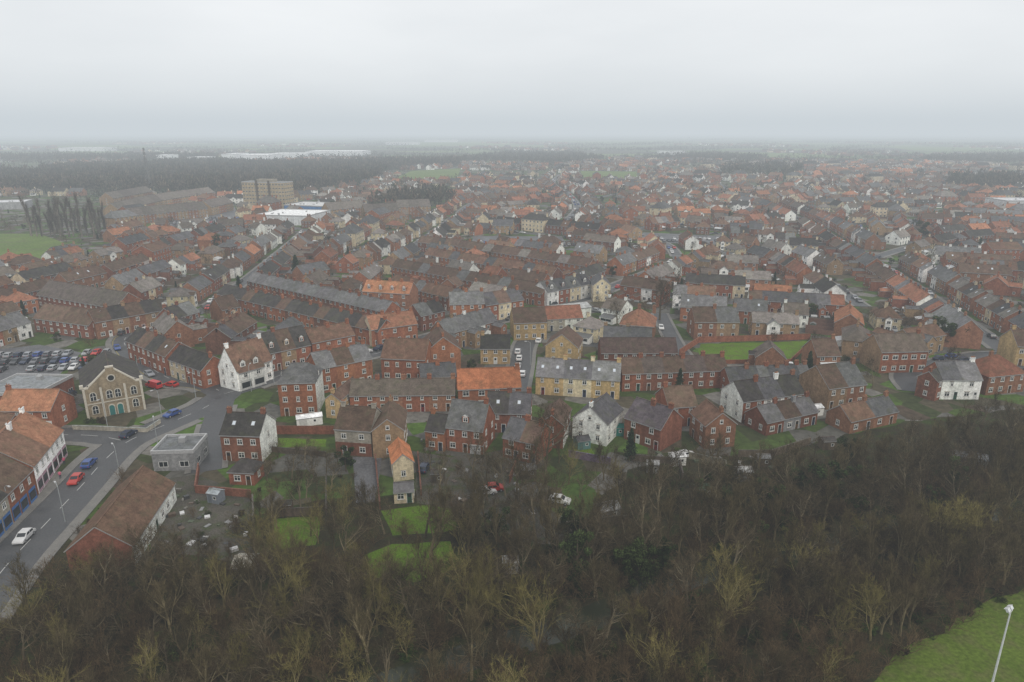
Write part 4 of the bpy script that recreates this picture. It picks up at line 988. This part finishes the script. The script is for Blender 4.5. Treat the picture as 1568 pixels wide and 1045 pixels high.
for pts,h,c in [([(388,770),(392,870)],1.8,(.15,.12,.09)),([(305,720),(300,755),(385,762)],1.6,BRICK[2]),([(405,665),(512,665)],2,BRICK[0]),([(112,658),(225,662),(246,648)],1.0,STONE),([(418,792),(492,788)],1.6,(.12,.09,.07)),([(700,765),(706,830)],1.6,(.13,.1,.08)),([(575,705),(582,780)],1.5,BRICK[2]),([(870,700),(935,712)],1.6,(.2,.15,.2)),([(800,690),(780,740)],1.5,BRICK[0]),([(640,700),(645,760)],1.4,BRICK[2]),([(1045,700),(1110,715),(1115,740)],1.5,(.25,.22,.16)),([(1066,558),(1210,556),(1244,524)],1.2,BRICK[1]),([(1040,545),(1070,525),(1240,520)],2,BRICK[0]),([(170,790),(225,728)],1.5,BRICK[2]),([(395,690),(500,700)],1.2,(.1,.08,.06)),([(850,812),(960,800)],1.4,(.12,.1,.07)),([(500,735),(500,790)],1.5,(.11,.09,.07)),([(960,705),(1040,712),(1045,735)],1.5,(.13,.1,.08)),([(1130,700),(1180,700),(1240,680)],1.6,(.14,.11,.08))]:
    wall_run('garden_wall',pts,h,c)
def shed(x,y,an,w,d,h,wc,rc,name='garden_shed'):
    mb=MB(); mb.box(0,0,0,w,d,h,TRIM,wc); roof_slabs(mb,-.1,w+.1,d,h,.4,rc,o=.12,t=.05)
    for xx in (0,w): mb.face([(xx,0,h),(xx,d,h),(xx,d/2,h+d/2*math.tan(.4))],TRIM,wc)
    window(mb,(0,0),(1,0),(0,-1),w*.7,.9,.7,.7,1); mb.face([(w*.1,-.02,.05),(w*.4,-.02,.05),(w*.4,-.02,1.8),(w*.1,-.02,1.8)],TRIM,(wc[0]*.7,wc[1]*.7,wc[2]*.7))
    put(name,mb.mesh(name),x,y,0,an)
for px,py,w,d,wc,rc in [(355,888,3,4,(.3,.28,.22),(.4,.38,.33)),(430,790,2,2,(.12,.08,.05),DARK),(318,770,2.5,2,(.2,.22,.25),(.3,.33,.35)),(1460,712,6,3,(.5,.5,.5),(.55,.57,.6)),(1095,668,5,3,WHITE,(.6,.6,.6)),(885,690,3,3,(.1,.2,.2),SLATE),(938,668,2.5,2.5,(.03,.2,.17),(.03,.2,.17)),(720,695,3,2,(.5,.5,.5),(.6,.6,.6)),(1235,640,5,2.6,WHITE,(.6,.6,.6)),(455,655,6,2.5,WHITE,(.65,.65,.65)),(1130,738,3,2.5,(.2,.2,.2),(.4,.4,.4)),(800,735,3,2.5,(.12,.1,.08),(.3,.3,.3)),(660,740,2.5,2,(.1,.08,.06),DARK),(770,880,2.5,2,(.4,.4,.4),(.5,.5,.5)),(1070,765,3,2,(.05,.12,.08),(.06,.15,.1)),(920,800,4,3,(.2,.2,.18),(.3,.3,.3)),(1030,715,3,2.5,WHITE,(.6,.6,.6)),(1160,715,2.5,2,(.12,.09,.06),(.2,.2,.2)),(1260,690,3,2.5,(.12,.09,.06),DARK),(990,725,2.5,2,(.3,.3,.28),(.45,.45,.45))]:
    x,y=G(px,py); shed(x,y,R.uniform(-.4,.4),w,d,2.1,wc,rc)
mb=MB()
for poly,n in (([(235,760),(300,745),(385,765),(388,860),(300,845),(240,845)],40),([(640,700),(780,700),(860,790),(940,830),(820,830),(700,770)],40),([(1000,690),(1130,690),(1200,720),(1000,720)],26),([(540,640),(690,640),(690,700),(640,690)],18)):
    P=[G(*p) for p in poly]; xs=[p[0] for p in P]; ys=[p[1] for p in P]; k=0
    while k<n:
        x=R.uniform(min(xs),max(xs)); y=R.uniform(min(ys),max(ys))
        if not inpoly(x,y,P): continue
        k+=1; an=R.uniform(0,3.1); w=R.uniform(.3,1.5); d=R.uniform(.3,1.0); h=R.uniform(.05,.6)
        mb.M=Matrix.Translation((x,y,0.01))@Matrix.Rotation(an,4,'Z')@Matrix.Rotation(R.uniform(-.1,.1),4,'X')
        c_=R.choice([(.6,.6,.6),(.12,.09,.07),(.22,.22,.22),(.05,.05,.05),(.15,.14,.12),(.08,.10,.06),(.1,.07,.05)])
        mb.box(-w/2,-d/2,0,w/2,d/2,h,TRIM,c_)
put('yard_clutter',mb.mesh('yard_clutter'))
# ------------------------------------------------------------ pedestrians
def person(x,y,an,coat):
    V_=[(0,0,.95),(0,0,1.15),(0,0,1.4),(0,0,1.52),(0,.01,1.66),(.2,0,1.38),(.25,.05,1.12),(.24,.16,.92),(-.2,0,1.38),(-.25,-.05,1.12),(-.24,.05,.9),(.1,0,.9),(.11,.12,.5),(.11,.08,.08),(.11,.2,.04),(-.1,0,.9),(-.11,-.05,.5),(-.11,-.2,.1),(-.11,-.1,.04)]
    E=[(0,1),(1,2),(2,3),(3,4),(2,5),(5,6),(6,7),(2,8),(8,9),(9,10),(0,11),(11,12),(12,13),(13,14),(0,15),(15,16),(16,17),(17,18)]
    rad=[.15,.15,.16,.06,.11,.075,.055,.04,.075,.055,.04,.1,.07,.05,.04,.1,.07,.05,.04]
    me=bpy.data.meshes.new('pedestrian'); me.from_pydata(V_,E,[]); o=put('pedestrian',me,x,y,.13,an)
    sk=o.modifiers.new('Skin','SKIN'); 
    for i,q in enumerate(rad): me.skin_vertices[0].data[i].radius=(q,q)
    me.skin_vertices[0].data[0].use_root=True
    o.modifiers.new('Sub','SUBSURF').levels=1
    m,nt,b=newmat('clothing'); g=N(nt,'ShaderNodeTexCoord'); s=N(nt,'ShaderNodeSeparateXYZ'); nt.links.new(g.outputs['Object'],s.inputs[0])
    r_=N(nt,'ShaderNodeValToRGB'); r_.color_ramp.interpolation='CONSTANT'; e=r_.color_ramp.elements
    e[0].position=0; e[0].color=(.03,.035,.06,1); e[1].position=.42; e[1].color=(*coat,1); a=e.new(.76); a.color=(.5,.3,.22,1); a=e.new(.865); a.color=(.05,.03,.02,1)
    nt.links.new(mrange(nt,s.outputs[2],0,2,0,1),r_.inputs[0]); nt.links.new(r_.outputs[0],b.inputs['Base Color']); me.materials.append(m)
for px,py,c_ in ((93,734,(.6,.12,.2)),(99,712,(.5,.08,.15))):
    x,y=G(px,py)
    try: person(x,y,.7,c_)
    except Exception as ex: print('person',ex)
# ------------------------------------------------------------ mist (absorbing volume over the plain; added emission stands in for scattered skylight)
m=bpy.data.materials.new('mist'); m.use_nodes=True; nt=m.node_tree; nt.nodes.clear()
out=N(nt,'ShaderNodeOutputMaterial'); ab=N(nt,'ShaderNodeVolumeAbsorption'); em=N(nt,'ShaderNodeEmission'); ad=N(nt,'ShaderNodeAddShader')
SG=.00036
ab.inputs['Color'].default_value=(0,0,0,1); ab.inputs['Density'].default_value=SG
em.inputs['Color'].default_value=(.60,.655,.695,1); em.inputs['Strength'].default_value=SG
nt.links.new(ab.outputs[0],ad.inputs[0]); nt.links.new(em.outputs[0],ad.inputs[1]); nt.links.new(ad.outputs[0],out.inputs['Volume'])
me=bpy.data.meshes.new('mist'); X=8900; zz=(-1,210); yy=(-250,13900)
vs=[(x,y,z) for z in zz for y in yy for x in (-X,X)]
me.from_pydata(vs,[],[(0,2,3,1),(4,5,7,6),(0,1,5,4),(2,6,7,3),(0,4,6,2),(1,3,7,5)]); me.materials.append(m); put('mist',me)
# ------------------------------------------------------------ world, sun, camera
w=bpy.data.worlds.new('World'); scene.world=w; w.use_nodes=True; nt=w.node_tree; bg=nt.nodes['Background']
sky=N(nt,'ShaderNodeTexSky'); sky.sky_type='NISHITA'; sky.sun_disc=False; sky.sun_elevation=math.radians(50); sky.sun_rotation=math.radians(150)
tc=N(nt,'ShaderNodeTexCoord'); mp=N(nt,'ShaderNodeMapping'); mp.inputs['Scale'].default_value=(1,1,3.5); nt.links.new(tc.outputs['Generated'],mp.inputs[0])
f=noise(nt,2.0,5,mp.outputs[0],.5)
cl=mixc(nt,mrange(nt,f,.3,.7,0,1),(8.5,8.7,8.9),(10.3,10.4,10.5))
c=mixc(nt,.95,sky.outputs[0],cl)
nt.links.new(c,bg.inputs['Color']); bg.inputs['Strength'].default_value=.1
sl=bpy.data.lights.new('sun','SUN'); sl.energy=1.4; sl.angle=math.radians(20); sl.color=(1,.93,.83)
so=bpy.data.objects.new('sun',sl); COL.objects.link(so); so.rotation_euler=(math.radians(40),0,math.radians(30))
cam=bpy.data.cameras.new('camera'); cam.sensor_width=36; cam.lens=F/1568*36; cam.clip_end=30000; cam.clip_start=.5
co=bpy.data.objects.new('camera',cam); COL.objects.link(co); co.location=(0,0,H); co.rotation_euler=(math.pi/2-PITCH,0,0); scene.camera=co
scene.view_settings.view_transform='Standard'; scene.view_settings.look='None'; scene.view_settings.exposure=0
print('done',time.time()-T0,len(bpy.data.objects))
